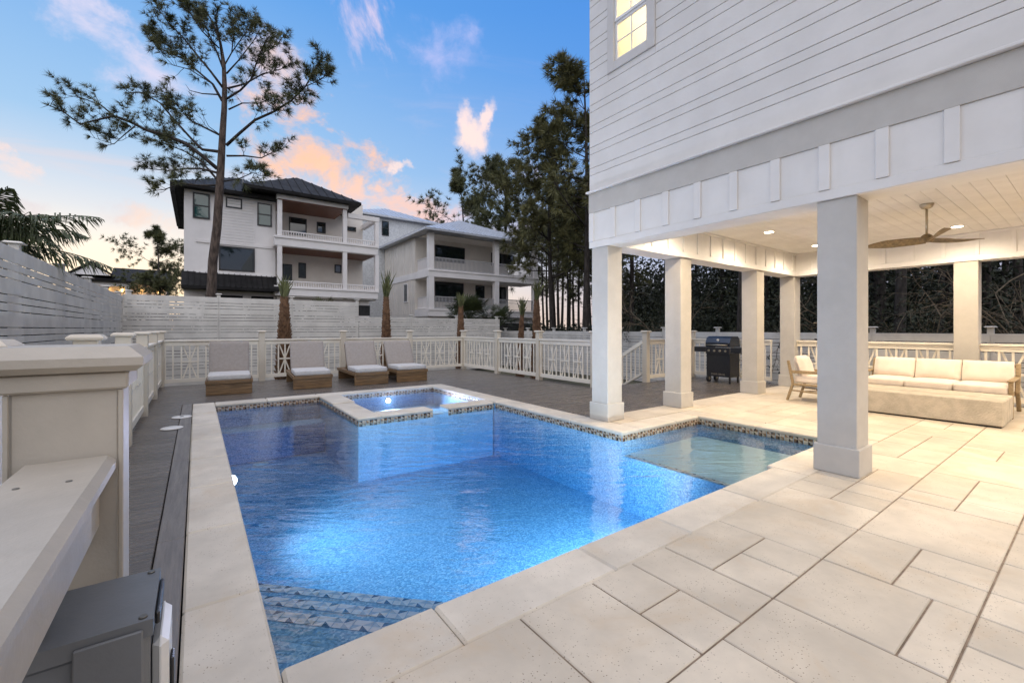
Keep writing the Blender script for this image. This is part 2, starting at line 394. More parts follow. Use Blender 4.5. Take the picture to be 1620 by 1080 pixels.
# ---- patio of single pavers
bed = MB()
bed.box(-.05, 4.5, -7, 1.56, -.3, -.006); bed.box(4.5, 11.05, -7, 1.56, -.3, -.006); bed.box(6.40, 11.05, 1.56, 4.47, -.3, -.006); bed.box(4.70, 6.40, 3.97, 4.47, -.3, -.006)
patio = struct(bed.build('patio', MORTAR))
U = .3045; X00, Y00 = 1.955, .958                            # foot grid of the pavers
occ = {}
def paver(i0, j0, i1, j1):
    """slab over grid cells, i along X from X00, j along Y from Y00"""
    for i in range(int(math.floor(i0)), int(math.ceil(i1))):
        for j in range(int(math.floor(j0)), int(math.ceil(j1))): occ[(i, j)] = 1
    x0, x1, y0, y1 = X00+i0*U, X00+i1*U, Y00+j0*U, Y00+j1*U
    x0 = max(x0, -.052)
    if x1-x0 < .05: return
    t = random.uniform(-.0016, .0008)
    g = .0042
    piece('paver', patio, x0+g, x1-g, y0+g, y1-g, -.05, t, PAVER, .004)
# traced strip along the coping, Y .96 - 1.56
for r in [(-7, 0, -4.5, 2), (-4.5, 0, -2.55, 2), (-2.55, 0, -1.03, 2), (-1.03, 1, 0, 2), (-1.03, 0, 0, 1), (0, 0, 1, 2), (1, 1, 3, 2), (1, 0, 2, 1), (2, 0, 3, 1), (3, 0, 5, 2), (5, 0, 6.5, 2), (6.5, 1, 7.5, 2), (6.5, 0, 7.5, 1), (7.5, 1, 8.5, 2), (7.5, 0, 8.5, 1), (8.5, 0, 10.4, 1), (8.5, 1, 10.4, 2), (10.4, 0, 12.4, 2), (12.4, 0, 14.5, 1), (12.4, 1, 14.8, 2), (14.5, 0, 17.3, 1), (14.8, 1, 17.3, 2), (17.3, 0, 19.3, 2), (19.3, 0, 21.3, 1), (19.3, 1, 21.3, 2), (21.3, 0, 24.3, 2), (24.3, 0, 26.3, 2), (26.3, 0, 29.8, 2)]: paver(*r)
for r in [(-7, -2, -4, 0), (-4, -2, -2.4, 0), (-2.4, -2, -.54, 0), (-.54, -2, 1, 0), (1, -1.5, 3, 0), (1, -2, 3, -1.5), (3, -1, 5, 0), (3, -2, 4, -1), (4, -2, 5, -1), (5, -2, 8, 0), (8, -1, 9, 0), (8, -2, 9, -1), (9, -2, 11.4, -1), (9, -1, 11.4, 0), (11.4, -2, 14.4, 0), (14.4, -2, 16.4, -1), (14.4, -1, 16.4, 0), (16.4, -2, 18.4, 0), (18.4, -2, 21.4, 0), (21.4, -1, 24.4, 0), (21.4, -2, 22.9, -1), (22.9, -2, 24.4, -1), (24.4, -2, 27, 0), (27, -2, 29.8, 0)]: paver(*r)
def strip(j0, j1, i0, i1):
    i = i0; h = j1-j0
    while i < i1-.1:
        w = random.choice((1, 1.5, 2, 2, 3)); w = min(w, i1-i)
        if i1-(i+w) < .7: w = i1-i
        if random.random() < .45 and h >= 2 and w >= 1.4:
            if random.random() < .5: paver(i, j0+h/2, i+w, j1); paver(i, j0, i+w, j0+h/2)
            else: paver(i, j0+h/2, i+w, j1); paver(i, j0, i+w/2, j0+h/2); paver(i+w/2, j0, i+w, j0+h/2)
        else: paver(i, j0, i+w, j1)
        i += w
random.seed(21)
for q in range(5): strip(-4-2*q, -2-2*q, -7+random.choice((0, .5)), 29.8)
strip(2, 4, 14.62, 29.8); strip(4, 6, 14.62, 29.8); strip(6, 8, 14.62, 29.8); strip(8, 9.9, 14.62, 29.8); strip(9.9, 11.5, 9.05, 29.8)

# ================================================================== THE POOL
pool = tag(empty('swimming_pool', (0, 0, 0)), 'rectangular in-ground swimming pool with pale stone coping and raised corner spa', 'swimming pool')
FZ = -.98; WZ = -.105; SZ = -.30                             # floor, water level, sun-shelf floor
ba = MB()
def wallq(a, b, z0, z1): ba.poly([(a[0], a[1], z0), (b[0], b[1], z0), (b[0], b[1], z1), (a[0], a[1], z1)])
e = .02                                                      # walls stand a little behind the coping nose
L, Rr, F, B = PX0-e, PX1+e, PY0-e, PY1+e
TB = -.030
wallq((L, F), (L, B), FZ, TB); wallq((L, B), (Rr, B), FZ, TB); wallq((Rr, B), (Rr, SHY1+e), FZ, TB); wallq((Rr, SHY1+e), (Rr, F), FZ, SZ); wallq((Rr, F), (L, F), FZ, TB)
wallq((Rr, SHY1+e), (SHX+e, SHY1+e), SZ, TB); wallq((SHX+e, SHY1+e), (SHX+e, SHY0-e), SZ, TB); wallq((SHX+e, SHY0-e), (Rr, SHY0-e), SZ, TB)
ba.poly([(L, F, FZ), (Rr, F, FZ), (Rr, B, FZ), (L, B, FZ)])
sl = MB(); sl.box(Rr+.001, SHX+e+.05, SHY0-e-.06, SHY1+e+.05, SZ-.1, SZ); sl.build('sun_shelf', PLASTERL, pool)  # basin plaster, with the porch-lit brightness painted into its colour
ba.build('basin', PLASTER, pool)
# earth behind the shell, so no sky leaks into the pit
es = MB(); es.box(-.6, 6.5, 1.3, 9.6, -1.6, -1.05); es.build('pool_bed', DARK, pool)
# bench along the far wall and the foot of the deep end
bn = MB(); bn.box(L+.02, 1.95, B-.45, B-.01, FZ, -.42, .02); bn.build('bench', PLASTER, pool)
# corner steps (near-left) with tiled nosing
tile_cache = {}
def tile_mesh(w, h, flip=0):
    """one relief tile: a square cut into eight triangles of three glazes, slightly pyramidal; faces +Y, origin at centre"""
    k = (round(w, 3), round(h, 3), flip)
    if k in tile_cache: return tile_cache[k]
    a, b, p = w/2-.002, h/2-.002, (.006 if flip < 2 else .001)
    v = [(-a, 0, -b), (0, 0, -b), (a, 0, -b), (a, 0, 0), (a, 0, b), (0, 0, b), (-a, 0, b), (-a, 0, 0), (0, p, 0)]
    f = [(i, (i+1) % 8, 8) for i in range(8)]
    me = bpy.data.meshes.new('tile'); me.from_pydata(v, [], f)
    for m in (TILE_D, TILE_T, TILE_C) if flip < 2 else (TILE_N, TILE_T, TILE_W, TILE_B): me.materials.append(m)
    pat = [2, 0, 1, 2, 0, 2, 2, 1] if not flip else [0, 2, 2, 1, 2, 0, 1, 2]
    if flip > 1: pat = [2, 2, 3, 2, 0, 2, 3, 2] if flip == 2 else [2, 0, 2, 2, 3, 2, 2, 3]
    me.polygons.foreach_set('material_index', pat); tile_cache[k] = me; return me
def tiles(a, b, zc, h, facing, w=.105, parent=None, name='waterline_tile'):
    """a row of tiles on a wall from a to b; facing = unit normal they look along"""
    a, b, n = Vector(a), Vector(b), Vector(facing); Lr = (b-a).length; k = max(1, round(Lr/w)); w = Lr/k
    rz = math.atan2(n.y, n.x)-math.pi/2
    for i in range(k):
        p = a.lerp(b, (i+.5)/k)+n*.004
        link(name, tile_mesh(w, h, i % 2), parent or pool, (p.x, p.y, zc), rz)
TZ, TH = -.082, .098
tiles((L, B), (1.94, B), TZ, TH, (0, -1)); tiles((Rr, 6.5), (Rr, SHY1+e), TZ, TH, (-1, 0)); tiles((Rr, SHY1+e), (SHX+e, SHY1+e), TZ, TH, (0, -1))
tiles((SHX+e, SHY1+e), (SHX+e, SHY0-e), TZ, TH, (-1, 0)); tiles((L, F), (L, B), TZ, TH, (1, 0)); tiles((L, F), (Rr, F), TZ, TH, (0, 1))
zlo = FZ
for z1, leg in [(-.46, 1.72), (-.33, 1.28), (-.20, .86)]:
    sm = MB(); sm.prism([(L, F, zlo), (L+leg, F, zlo), (L, F+leg, zlo)], (0, 0, z1-zlo)); st = sm.build('corner_step', PLASTER, pool)
    a, b = Vector((L, F+leg)), Vector((L+leg, F)); n = Vector((1, 1)).normalized()
    Lr = (b-a).length; k = round(Lr/.105)
    for i in range(k):                                        # tiles lie flat along the nosing
        p = a.lerp(b, (i+.5)/k)-n*.04
        t = link('nosing_tile', tile_mesh(Lr/k, .078, 2+i % 2), st, (p.x, p.y, z1+.004)); t.rotation_euler = (R(90), 0, math.atan2((b-a).y, (b-a).x))
# sun-shelf nosing: a flat tile row on its edge
for i in range(15):
    y0 = SHY0+.02; w = (SHY1-y0)/15
    t = link('nosing_tile', tile_mesh(w, .085, 2+i % 2), pool, (Rr+.05, y0+(i+.5)*w, SZ+.004)); t.rotation_euler = (R(90), 0, R(90))
# ---- coping
def cope(x0, x1, y0, y1, z=0.0, th=.05): return piece('coping_stone', pool, x0+.002, x1-.002, y0+.002, y1-.002, z-th, z, COPE, .012)
ys = [1.563, 2.505, 3.45, 4.40, 5.36, 6.31, 7.25, 8.2, OY1]
for a, b in zip(ys, ys[1:]): cope(OX0, PX0, a, b)
xs = [PX0, .90, 1.84, 2.56, 3.46, 4.40]
for a, b in zip(xs, xs[1:]): cope(a, b, OY0, PY0)
for a, b in ((4.40, 5.3), (5.3, 6.40)): cope(a, b, OY0, SHY0)
for a, b in zip([PX0, 1.05, 1.925], [1.05, 1.925]): cope(a, b, PY1, OY1)
for a, b in ((1.925, 2.65), (2.65, 3.5), (3.5, 4.335)): cope(a, b, PY1, OY1)
yr = [SHY1, 4.55, 5.5, 6.45, 7.4, 8.4, OY1]
for a, b in zip(yr, yr[1:]): cope(PX1, OX1, a, b)
for a, b in ((OX1, 5.5), (5.5, SHX)): cope(a, b, SHY1, SHY1+.36)
for a, b in ((SHY0, 2.8), (2.8, SHY1+.36)): cope(SHX, 6.40, a, b)
# ---- spa in the far corner
SX0, SX0i, SY0, SY0i = 1.925, 2.285, 6.53, 6.885
spa = MB()
for (x0, x1, y0, y1) in ((SX0+e, SX0i-e, SY0+e, PY1-.001), (SX0i-e, 3.15, SY0+e, SY0i-e), (3.43, PX1, SY0+e, SY0i-e)):
    spa.box(x0, x1, y0, y1, FZ, -.052)
spa.box(3.15, 3.43, SY0+e, SY0i-e, FZ, -.115)
spa.box(SX0i-e, PX1+.01, SY0i-e-.001, PY1, FZ, -.72); spa.box(SX0i-e+.002, PX1, PY1-.42, PY1+.01, -.72, -.40, .01); spa.box(PX1-.40, PX1+.01, SY0i, PY1-.42, -.72, -.41, .01)
spa.build('spa_shell', PLASTERS, pool)  # basin plaster, with some of the spa light's brightness painted in
cope(SX0, SX0i+.03, 8.0, PY1); 
for a, b in ((SY0, 7.27), (7.27, 7.998)): cope(SX0, SX0i, a, b, -.018, .045)
for a, b in ((SX0i, 3.15), (3.43, PX1)): cope(a, b, SY0, SY0i, -.018, .045)
SZt = -.110
tiles((SX0+e, PY1), (SX0+e, SY0+e), SZt, .09, (-1, 0)); tiles((SX0+e, SY0+e), (3.15, SY0+e), SZt, .09, (0, -1)); tiles((3.43, SY0+e), (PX1+e, SY0+e), SZt, .09, (0, -1))
tiles((SX0i, B), (Rr, B), TZ, TH, (0, -1)); tiles((Rr, B), (Rr, SY0i), TZ, TH, (-1, 0)); tiles((SX0i-e, SY0i), (SX0i-e, PY1), SZt, .09, (1, 0)); tiles((SX0i, SY0i-e), (3.15, SY0i-e), SZt, .09, (0, 1))
# ---- water bodies (closed volumes reaching a little into the shell)
wm = MB(); k = .03
pts = [(L-k, F-k), (Rr+.001, F-k), (Rr+.001, SHY0-e-k), (SHX+e+k, SHY0-e-k), (SHX+e+k, SHY1+e+k), (Rr+k, SHY1+e+k), (Rr+k, SY0+e+.04), (SX0+e+.04, SY0+e+.04), (SX0+e+.04, B+k), (L-k, B+k)]
wm.prism([(x, y, FZ-.04) for x, y in pts], (0, 0, WZ-FZ+.04)); struct(wm.build('water', WATER))
ws = MB(); ws.box(SX0i-.06, Rr+k, SY0i-.06, B+k, -.78, -.085); struct(ws.build('spa_water', WATERS))
# ---- pool lamps
def pool_lamp(c, n, lens, energy, col, r=.085, ang=160):
    c, n = Vector(c), Vector(n).normalized(); b = empty('pool_light', c); b.parent = pool
    q = n.to_track_quat('Z', 'Y').to_matrix().to_4x4()
    ring = MB(); ring.lathe((0, 0, 0), [(r*1.25, 0), (r*1.25, .012), (r, .02), (r*.98, .005)], 20); o = ring.build('trim_ring', STEEL, b); o.matrix_local = q
    dm = MB(); dm.lathe((0, 0, .008), [(r, 0), (r*.92, .03), (r*.65, .06), (r*.2, .072)], 20); o = dm.build('lens', lens, b); o.matrix_local = q
    lo = lamp('pool_lamp', 'SPOT', n*.12, energy, col, b, spot_size=R(ang), spot_blend=1.0, shadow_soft_size=.06)
    lo.rotation_euler = n.to_track_quat('-Z', 'Y').to_euler()
pool_lamp((L, 5.0, -.17), (1, -.10, .06), LAMPP, 175, (.95, .97, 1.0), .06, 160)
pool_lamp((3.17, F, -.25), (-.10, 1, .06), LAMPP, 430, (.95, .97, 1.0), .06, 160)
pool_lamp((3.3, B, -.22), (0, -1, -.1), LAMPS, 520, (.74, .72, 1.0), .05)
# round floor drains / return covers on the pool floor
for (px, py) in ((393, 693), (497, 679)):
    t = (FZ-H)/ray(px, py).z; p = ray(px, py)*t
    dm = MB(); dm.lathe((0, 0, 0), [(.12, 0), (.12, .012), (.09, .02)], 20); o = dm.build('drain_cover', WPLAS, pool); o.location = (p.x, min(p.y, 8.4), FZ+.002)

# two round skimmer lids on the left deck
for px, py, nm, lab in ((287.5, 660, 'skimmer_lid', 'round white skimmer lid with a finger hole half on the pool coping edge board'), (272, 677.5, 'skimmer_lid', 'plain round white deck lid lying among the grey boards by the left railing')):
    t = -H/ray(px, py).z; p = ray(px, py)*t
    lm = MB(); lm.lathe((0, 0, 0), [(.122, 0), (.122, .006), (.112, .011), (.03, .012)], 28); o = lm.build(nm, WPLAS); o.location = (p.x, p.y, .003); tag(o, lab, 'skimmer lid')
    if px > 280:
        hm = MB(); hm.lathe((0, 0, 0), [(.026, 0), (.024, .002)], 12); q = hm.build('finger_hole', DARK, o); q.location = (.0, 0, .0125)

# ================================================================== RAILINGS
RT = 1.045
POST_B = boxm(.135, .135, 1.225, POSTW, .004)
def cap_mesh(w, z0, mat, th=.045):
    m = MB(); a = w/2; c = .022
    m.bm.verts.ensure_lookup_table()
    pr = [(a-.012, 0), (a, .012), (a, th-c), (a-c*1.1, th)]
    rings = [[m.bm.verts.new((sx*r, sy*r, z0+z)) for sx, sy in ((-1, -1), (1, -1), (1, 1), (-1, 1))] for r, z in pr]
    for i in range(len(rings)-1):
        for k in range(4): m.bm.faces.new((rings[i][k], rings[i][(k+1) % 4], rings[i+1][(k+1) % 4], rings[i+1][k]))
    m.bm.faces.new(rings[0][::-1]); m.bm.faces.new(rings[-1]); return m.mesh('post_cap', mat)
CAP = cap_mesh(.20, 0, POSTW)
def post(par, x, y):
    p = link('post', POST_B, par, (x, y, 1.225/2-.01)); link('post_cap', CAP, p, (0, 0, .6125)); return p
def panel(par, a, b, z0=0.0, nb=None):
    """one bay of railing from post centre a to post centre b (2D), with crossed-stick motifs"""
    a, b = Vector(a), Vector(b); d = b-a; Lr = d.length-.135; u = d.normalized(); rz = math.atan2(u.y, u.x); c = (a+b)/2
    def pc(name, s, z, sx, sy, sz, tilt=0.0, off=0.0, mat=RAILW):
        p = c+u*s; n = Vector((-u.y, u.x)); p = p+n*off
        o = link(name, boxm(sx, sy, sz, mat, .003), par, (p.x, p.y, z0+z))
        o.rotation_euler = Matrix.Rotation(rz, 3, 'Z').to_euler() if not tilt else (Matrix.Rotation(rz, 3, 'Z') @ Matrix.Rotation(tilt, 3, 'Y')).to_euler()
        return o
    pc('top_rail', 0, RT-.0175, Lr, .115, .035); pc('upper_rail', 0, RT-.085, Lr, .05, .09); pc('bottom_rail', 0, .12, Lr, .05, .09)
    zb, zt = .165, RT-.13; zc = (zb+zt)/2; hh = zt-zb
    n = nb or max(3, round(Lr/.152)); s = Lr/n
    cent = [i for i in range(3, n-1, 3)] if n >= 7 else ([n//2] if n > 3 else [])
    for i in range(1, n): pc('picket', -Lr/2+i*s, zc, .032, .022, hh)
    pc('stile', -Lr/2+.016, zc, .03, .04, hh); pc('stile', Lr/2-.016, zc, .03, .04, hh)
    for i in cent:
        x = -Lr/2+i*s; an = math.atan2(2*s-.05, hh); ln = math.hypot(2*s-.05, hh)-.012
        pc('cross_brace', x, zc, .030, .014, ln, an, .021); pc('cross_brace', x, zc, .030, .014, ln, -an, .036)
        pc('mid_bar', x, zc, 2*s-.03, .010, .035, 0, -.018)
def railing(posts, label, name='deck_railing', skip=(), nb=None):
    r = empty(name, (0, 0, 0)); tag(r, label, 'railing')
    for i, p in enumerate(posts):
        if p not in skip: post(r, *p)
    for a, b in zip(posts, posts[1:]): panel(r, a, b, 0, nb)
    return r
BX = [-.655, 1.326, 3.294, 5.251, 7.13]; BYp = 12.53
railing([(x, BYp) for x in BX], 'white railing with crossed sticks behind the four sun loungers')
railing([(-.655, y) for y in (.45, 2.45, 4.45, 6.45, 8.49, 10.43, 12.53)], 'white railing along the grey deck on the spa-opposite side beside tall slat fence', skip=[(-.655, 12.53)])
railing([(7.13, y) for y in (12.53, 10.526, 8.624, 6.70)], 'white railing on the open deck side between the loungers and the stair head', skip=[(7.13, 12.53)])
railing([(8.95, 6.70), (10.95, 6.70)], 'short white railing bay beside the stair, behind the grill')
railing([(10.95, 6.70), (10.95, 4.60)], 'white railing bay directly behind the black grill', skip=[(10.95, 6.70), (10.95, 4.60)], nb=13)
railing([(10.98, 4.28), (10.98, 1.47)], 'white railing behind the cream sofa between two porch columns', skip=[(10.98, 4.28), (10.98, 1.47)], nb=18)
railing([(10.98, 1.47), (10.98, -1.45)], 'white railing beside the right end of the sofa past the porch column', skip=[(10.98, 1.47), (10.98, -1.45)], nb=18)
# stair with sloping handrail going down to the yard
sr = empty('deck_stair', (7.9, 6.75, 0)); tag(sr, 'wooden deck stair with sloping white handrails going down to the yard', 'stair')
for i in range(4): 
    o = piece('tread', sr, 7.22-7.9, 8.86-7.9, .02+i*.28, .30+i*.28, -.17*(i+1)-.03, -.17*(i+1), DECK, .004)
for x in (8.95,):
    a, b = Vector((x-7.9, .06, .97)), Vector((x-7.9, 1.55, .12)); m = MB(); m.bar(a, b, .09, .05, Vector((1, 0, 0)), .006); m.build('handrail', RAILW, sr)
    m = MB(); m.bar(a-Vector((0, 0, .78)), b-Vector((0, 0, .78)), .05, .08, Vector((1, 0, 0))); m.build('lower_rail', RAILW, sr)
    for i in range(11):
        f = (i+.6)/11; p = a.lerp(b, f); piece('picket', sr, p.x-.016, p.x+.016, p.y-.011, p.y+.011, p.z-.76, p.z-.02, RAILW, .003)
    piece('post', sr, x-7.9-.067, x-7.9+.067, 1.55, 1.685, -.65, .35, POSTW)

# ---- near railing stub at the camera's left with its outlet box
nr = empty('deck_railing', (0, 0, 0)); tag(nr, 'cream railing end post with wide cap and flat handrail carrying the grey outlet box', 'railing')
p = piece('post', nr, -.283, -.128, 1.20, 1.355, 0, 1.215, POSTW_SHADE, .005); 
link('post_cap', cap_mesh(.235, 0, POSTW_SHADE, .05), p, (0, 0, .6075))
piece('top_rail', nr, -.270, -.132, -.9, 1.199, 1.008, 1.046, POSTW_SHADE, .012)
piece('upper_rail', nr, -.232, -.158, -.9, 1.199, .90, 1.006, POSTW_SHADE, .005)
piece('bottom_rail', nr, -.235, -.165, -.9, 1.199, .08, .17, POSTW_SHADE, .005)
for i in range(13): piece('picket', nr, -.216, -.184, 1.05-i*.15, 1.082-i*.15, .168, .902, POSTW_SHADE, .003)
for (x0, x1, y0, y1) in ((-.297, -.114, 1.186, 1.199), (-.297, -.114, 1.356, 1.369), (-.297, -.284, 1.2, 1.355), (-.127, -.114, 1.2, 1.355)): piece('collar_trim', nr, x0, x1, y0, y1, 1.178, 1.214, POSTW_SHADE, .004)
for (x0, x1, y0, y1) in ((-.289, -.281, 1.194, 1.1995), (-.130, -.122, 1.194, 1.1995)): piece('corner_bead', nr, x0, x1, y0, y1, .02, 1.177, POSTW_SHADE, .002)
SCREW = pbr('screw_head', (.20, .19, .17), .4, .1, 20, metal=.6)
for y in (1.02, .62, .22):
    for x in (-.232, -.172):
        m = MB(); m.lathe((0, 0, 0), [(.0045, 0), (.004, .0012)], 10); o = m.build('screw', SCREW, nr); o.location = (x, y, 1.0462)
eb = empty('outlet_box', (-.125, .975, .72)); tag(eb, 'grey weatherproof electrical outlet box with white flip cover under the near handrail', 'outlet box')
m = MB(); m.box(-.082, .065, -.085, .085, -.16, .105, .012); m.build('housing', GBOX, eb)
m = MB(); m.prism([(-.088, -.092, .10), (.070, -.092, .10), (.070, .088, .10), (-.088, .088, .10)], (0, 0, .026)); m.build('lid', GBOX, eb)
m = MB(); m.box(-.02, .058, -.0985, -.0925, -.09, .115, .002); m.build('hasp', GBOX, eb)
m = MB(); m.box(.0665, .088, -.066, .070, -.17, .075, .012); fc = m.build('flip_cover', WPLAS, eb)
m = MB(); m.box(.0885, .094, -.035, -.005, -.10, .02, .002); m.build('cover_latch', BLACK, fc)
for (x, y) in ((-.075, -.08), (.057, -.08), (.057, .076)):
    m = MB(); m.lathe((0, 0, 0), [(.006, 0), (.005, .003)], 10); o = m.build('screw', SCREW, eb); o.location = (x, y, .1262)
m = MB(); m.box(.0705, .0765, -.06, .06, .098, .118, .002); m.build('hinge', BLACK, eb)
m = MB(); m.tube([(0, 0, -.16), (0, 0, -.72)], .013, 10); m.build('conduit', GBOX, eb)

# ================================================================== PRIVACY FENCES of single slats
FCAP = cap_mesh(.19, 0, FENCEW, .03)
def slat_fence(a, b, ztop, zbot, posts, label, side, bays=None, first=0, capz=.10):
    """horizontal slats from a to b (2D); posts = list of distances along; side = normal on which the slats are nailed"""
    a, b = Vector(a), Vector(b); d = b-a; u = d.normalized(); n = Vector(side); r = empty('slat_fence', (a.x, a.y, zbot)); tag(r, label, 'fence')
    rz = math.atan2(u.y, u.x)
    for s in posts:
        p = u*s-n*.075; q = piece('post', r, p.x-.05, p.x+.05, p.y-.05, p.y+.05, 0, ztop-zbot+capz, FENCEW); link('post_cap', FCAP, q, (0, 0, (ztop-zbot+capz)/2-.001))
    pat = [.18, .085, .085]; cuts = [0]+[s for s in posts if .3 < s < d.length-.3]+[d.length]
    for s0, s1 in zip(cuts, cuts[1:]):
        z = ztop; i = first
        while z > zbot+.1:
            h = pat[i % 3]; mid = u*((s0+s1)/2)
            o = link('slat', boxm(s1-s0-.006, .02, h, FENCEW, .003), r, (mid.x+random.uniform(-.001, .001), mid.y, z-h/2-zbot)); o.rotation_euler = (0, 0, rz)
            z -= h+.013; i += 1
    return r
LFX = -1.8; BFY = 17.4
slat_fence((LFX, 1.0), (LFX, BFY), 2.28, GZ, [.3, 2.6, 4.9, 7.2, 9.5, 11.8, 14.1, 16.3], 'tall white slat fence on the sunset side below the drooping palm', (1, 0))
slat_fence((LFX, BFY), (5.17, BFY), 2.345, GZ, [.15, 2.4, 4.6, 6.93], 'tall white slat fence in front of the white house with black roof', (0, -1))
slat_fence((5.18, BFY), (11.9, BFY), 1.77, GZ, [2.2, 4.4, 6.6], 'lower white slat fence step below the grey-roofed balcony house', (0, -1), first=1)
slat_fence((13.3, 19.4), (13.3, -4), 1.20, GZ, [.4+1.95*i for i in range(12)], 'low white slat fence along the dark pine wood', (-1, 0), first=0, capz=.13)

# ================================================================== THE NEAR HOUSE AND PORCH
hs = tag(empty('beach_house', (4.64, 4.46, 0)), 'white lap-sided house with open column porch beside the pool', 'house')
HO = Vector((4.64, 4.46, 0))
def hp(name, x0, x1, y0, y1, z0, z1, mat, bev=.004, par=None):
    if par is None: return piece(name, hs, x0-HO.x, x1-HO.x, y0-HO.y, y1-HO.y, z0, z1, mat, bev)
    q = Vector(par.location); return piece(name, par, x0-HO.x-q.x, x1-HO.x-q.x, y0-HO.y-q.y, y1-HO.y-q.y, z0-q.z, z1-q.z, mat, bev)
YE, XE = -4.6, 11.14                                          # ends of the porch
# columns
cols = [(4.64, 4.11), (6.41, 4.11), (9.03, 4.11), (10.785, 4.11), (4.64, 1.27), (10.785, 1.29), (4.64, -1.55), (10.785, -1.55), (4.64, -4.5), (10.785, -4.5)]
for x, y in cols:
    c = hp('column', x+.022, x+.328, y+.024, y+.326, 0, 2.471, STUCCO, .006)
    hp('column_base', x, x+.35, y, y+.35, .001, .247, STUCCO, .006, c)
# beams (soffit level 2.472) and their inner friezes
FX = 4.64
hp('beam', FX+.02, 4.985, YE, 4.45, 2.472, 3.28, WHITE, .004); hp('beam', 4.986, XE, 4.11, 4.45, 2.474, 3.0, WHITE, .004); hp('beam', 10.80, XE-.004, YE, 4.108, 2.473, 3.0, WHITE, .004)
hp('trim_board', FX, FX+.019, YE, 4.47, 2.472, 2.562, SIDING); hp('frieze_board', FX-.004, FX+.019, YE, 4.474, 2.978, 3.262, STUCCO, .003)
hp('drip_cap', FX-.045, FX+.019, YE, 4.50, 3.264, 3.292, SIDING, .006); hp('panel_board', FX+.0085, FX+.0195, YE, 4.462, 2.563, 2.977, SIDING, .002)
k = 0; y = 4.465
while y > YE+.2:
    hp('batten', FX-.010, FX+.008, y-.088, y, 2.5635, 2.9765, SIDING, .003); y -= (.415 if k else .40); k += 1
# inner friezes: battens and a base trim on the two back beams and the facade beam
hp('inner_trim', 4.99, 10.80, 4.092, 4.109, 2.474, 2.56, WHITE, .002); hp('inner_trim', 10.782, 10.799, YE, 4.09, 2.473, 2.56, WHITE, .002); hp('inner_trim', 4.986, 5.0, YE, 4.09, 2.474, 2.56, WHITE, .002)
for i in range(14):
    x = 5.2+i*.415; hp('inner_batten', x, x+.06, 4.090, 4.1095, 2.561, 2.958, WHITE, .002)
for i in range(20):
    y = 3.85-i*.415; hp('inner_batten', 10.780, 10.7995, y-.06, y, 2.561, 2.958, WHITE, .002)
hp('crown_trim', 4.99, 10.80, 4.075, 4.1095, 2.925, 2.959, WHITE, .006); hp('crown_trim', 10.765, 10.7995, YE, 4.074, 2.925, 2.959, WHITE, .006)
# ceiling planks
y = 4.108; CEIL = 2.96
while y > YE:
    hp('ceiling_plank', 4.99, 10.798, y-.138, y-.002, CEIL, CEIL+.018, WHITE, .003); y -= .138
hp('ceiling_deck', 4.99, XE, YE, 4.45, CEIL+.03, CEIL+.09, DARK)
# upper wall: core and single lap boards
WY0, WY1 = 3.334, 4.106; WZ0, WZ1 = 4.843, 6.9               # outer trim of the window
hp('wall_core', FX+.03, FX+.10, WY1-.06, 4.44, 3.285, 9.2, WHITE); hp('wall_core', FX+.03, FX+.10, YE-4, WY0+.06, 3.285, 9.2, WHITE)
hp('wall_core', FX+.03, FX+.10, WY0+.061, WY1-.061, 3.285, WZ0+.06, WHITE); hp('wall_core', FX+.03, FX+.10, WY0+.061, WY1-.061, WZ1-.06, 9.2, WHITE)
hp('side_wall', FX+.03, XE, 4.36, 4.441, 3.285, 9.2, SIDING)
z = 3.298; i = 0; hts = [.226, .104, .200]
while z < 9.1:
    h = .226 if i == 0 else (.1015 if i % 2 else .2035)
    segs = [(YE-4, 4.462)] if z+h < WZ0-.001 or z > WZ1 else ([(YE-4, WY0), (WY1, 4.462)])
    if z < WZ0 < z+h-.002: segs = [(YE-4, WY0), (WY1, 4.462)]
    for a, b in segs:
        cuts = [a]+([-1.2+.8*(i % 3)] if a < -2 < b-4 else [])+[b]
        for p0, p1 in zip(cuts, cuts[1:]): hp('siding_board', FX+.0, FX+.026, p0+.001, p1-.001, z+.006, z+h, SIDING, .0035)
    if z < WZ0 < z+h-.002 and WZ0-z > .012: hp('siding_board', FX+.0, FX+.026, WY0+.001, WY1-.001, z+.006, WZ0-.002, SIDING, .003)
    z += h; i += 1
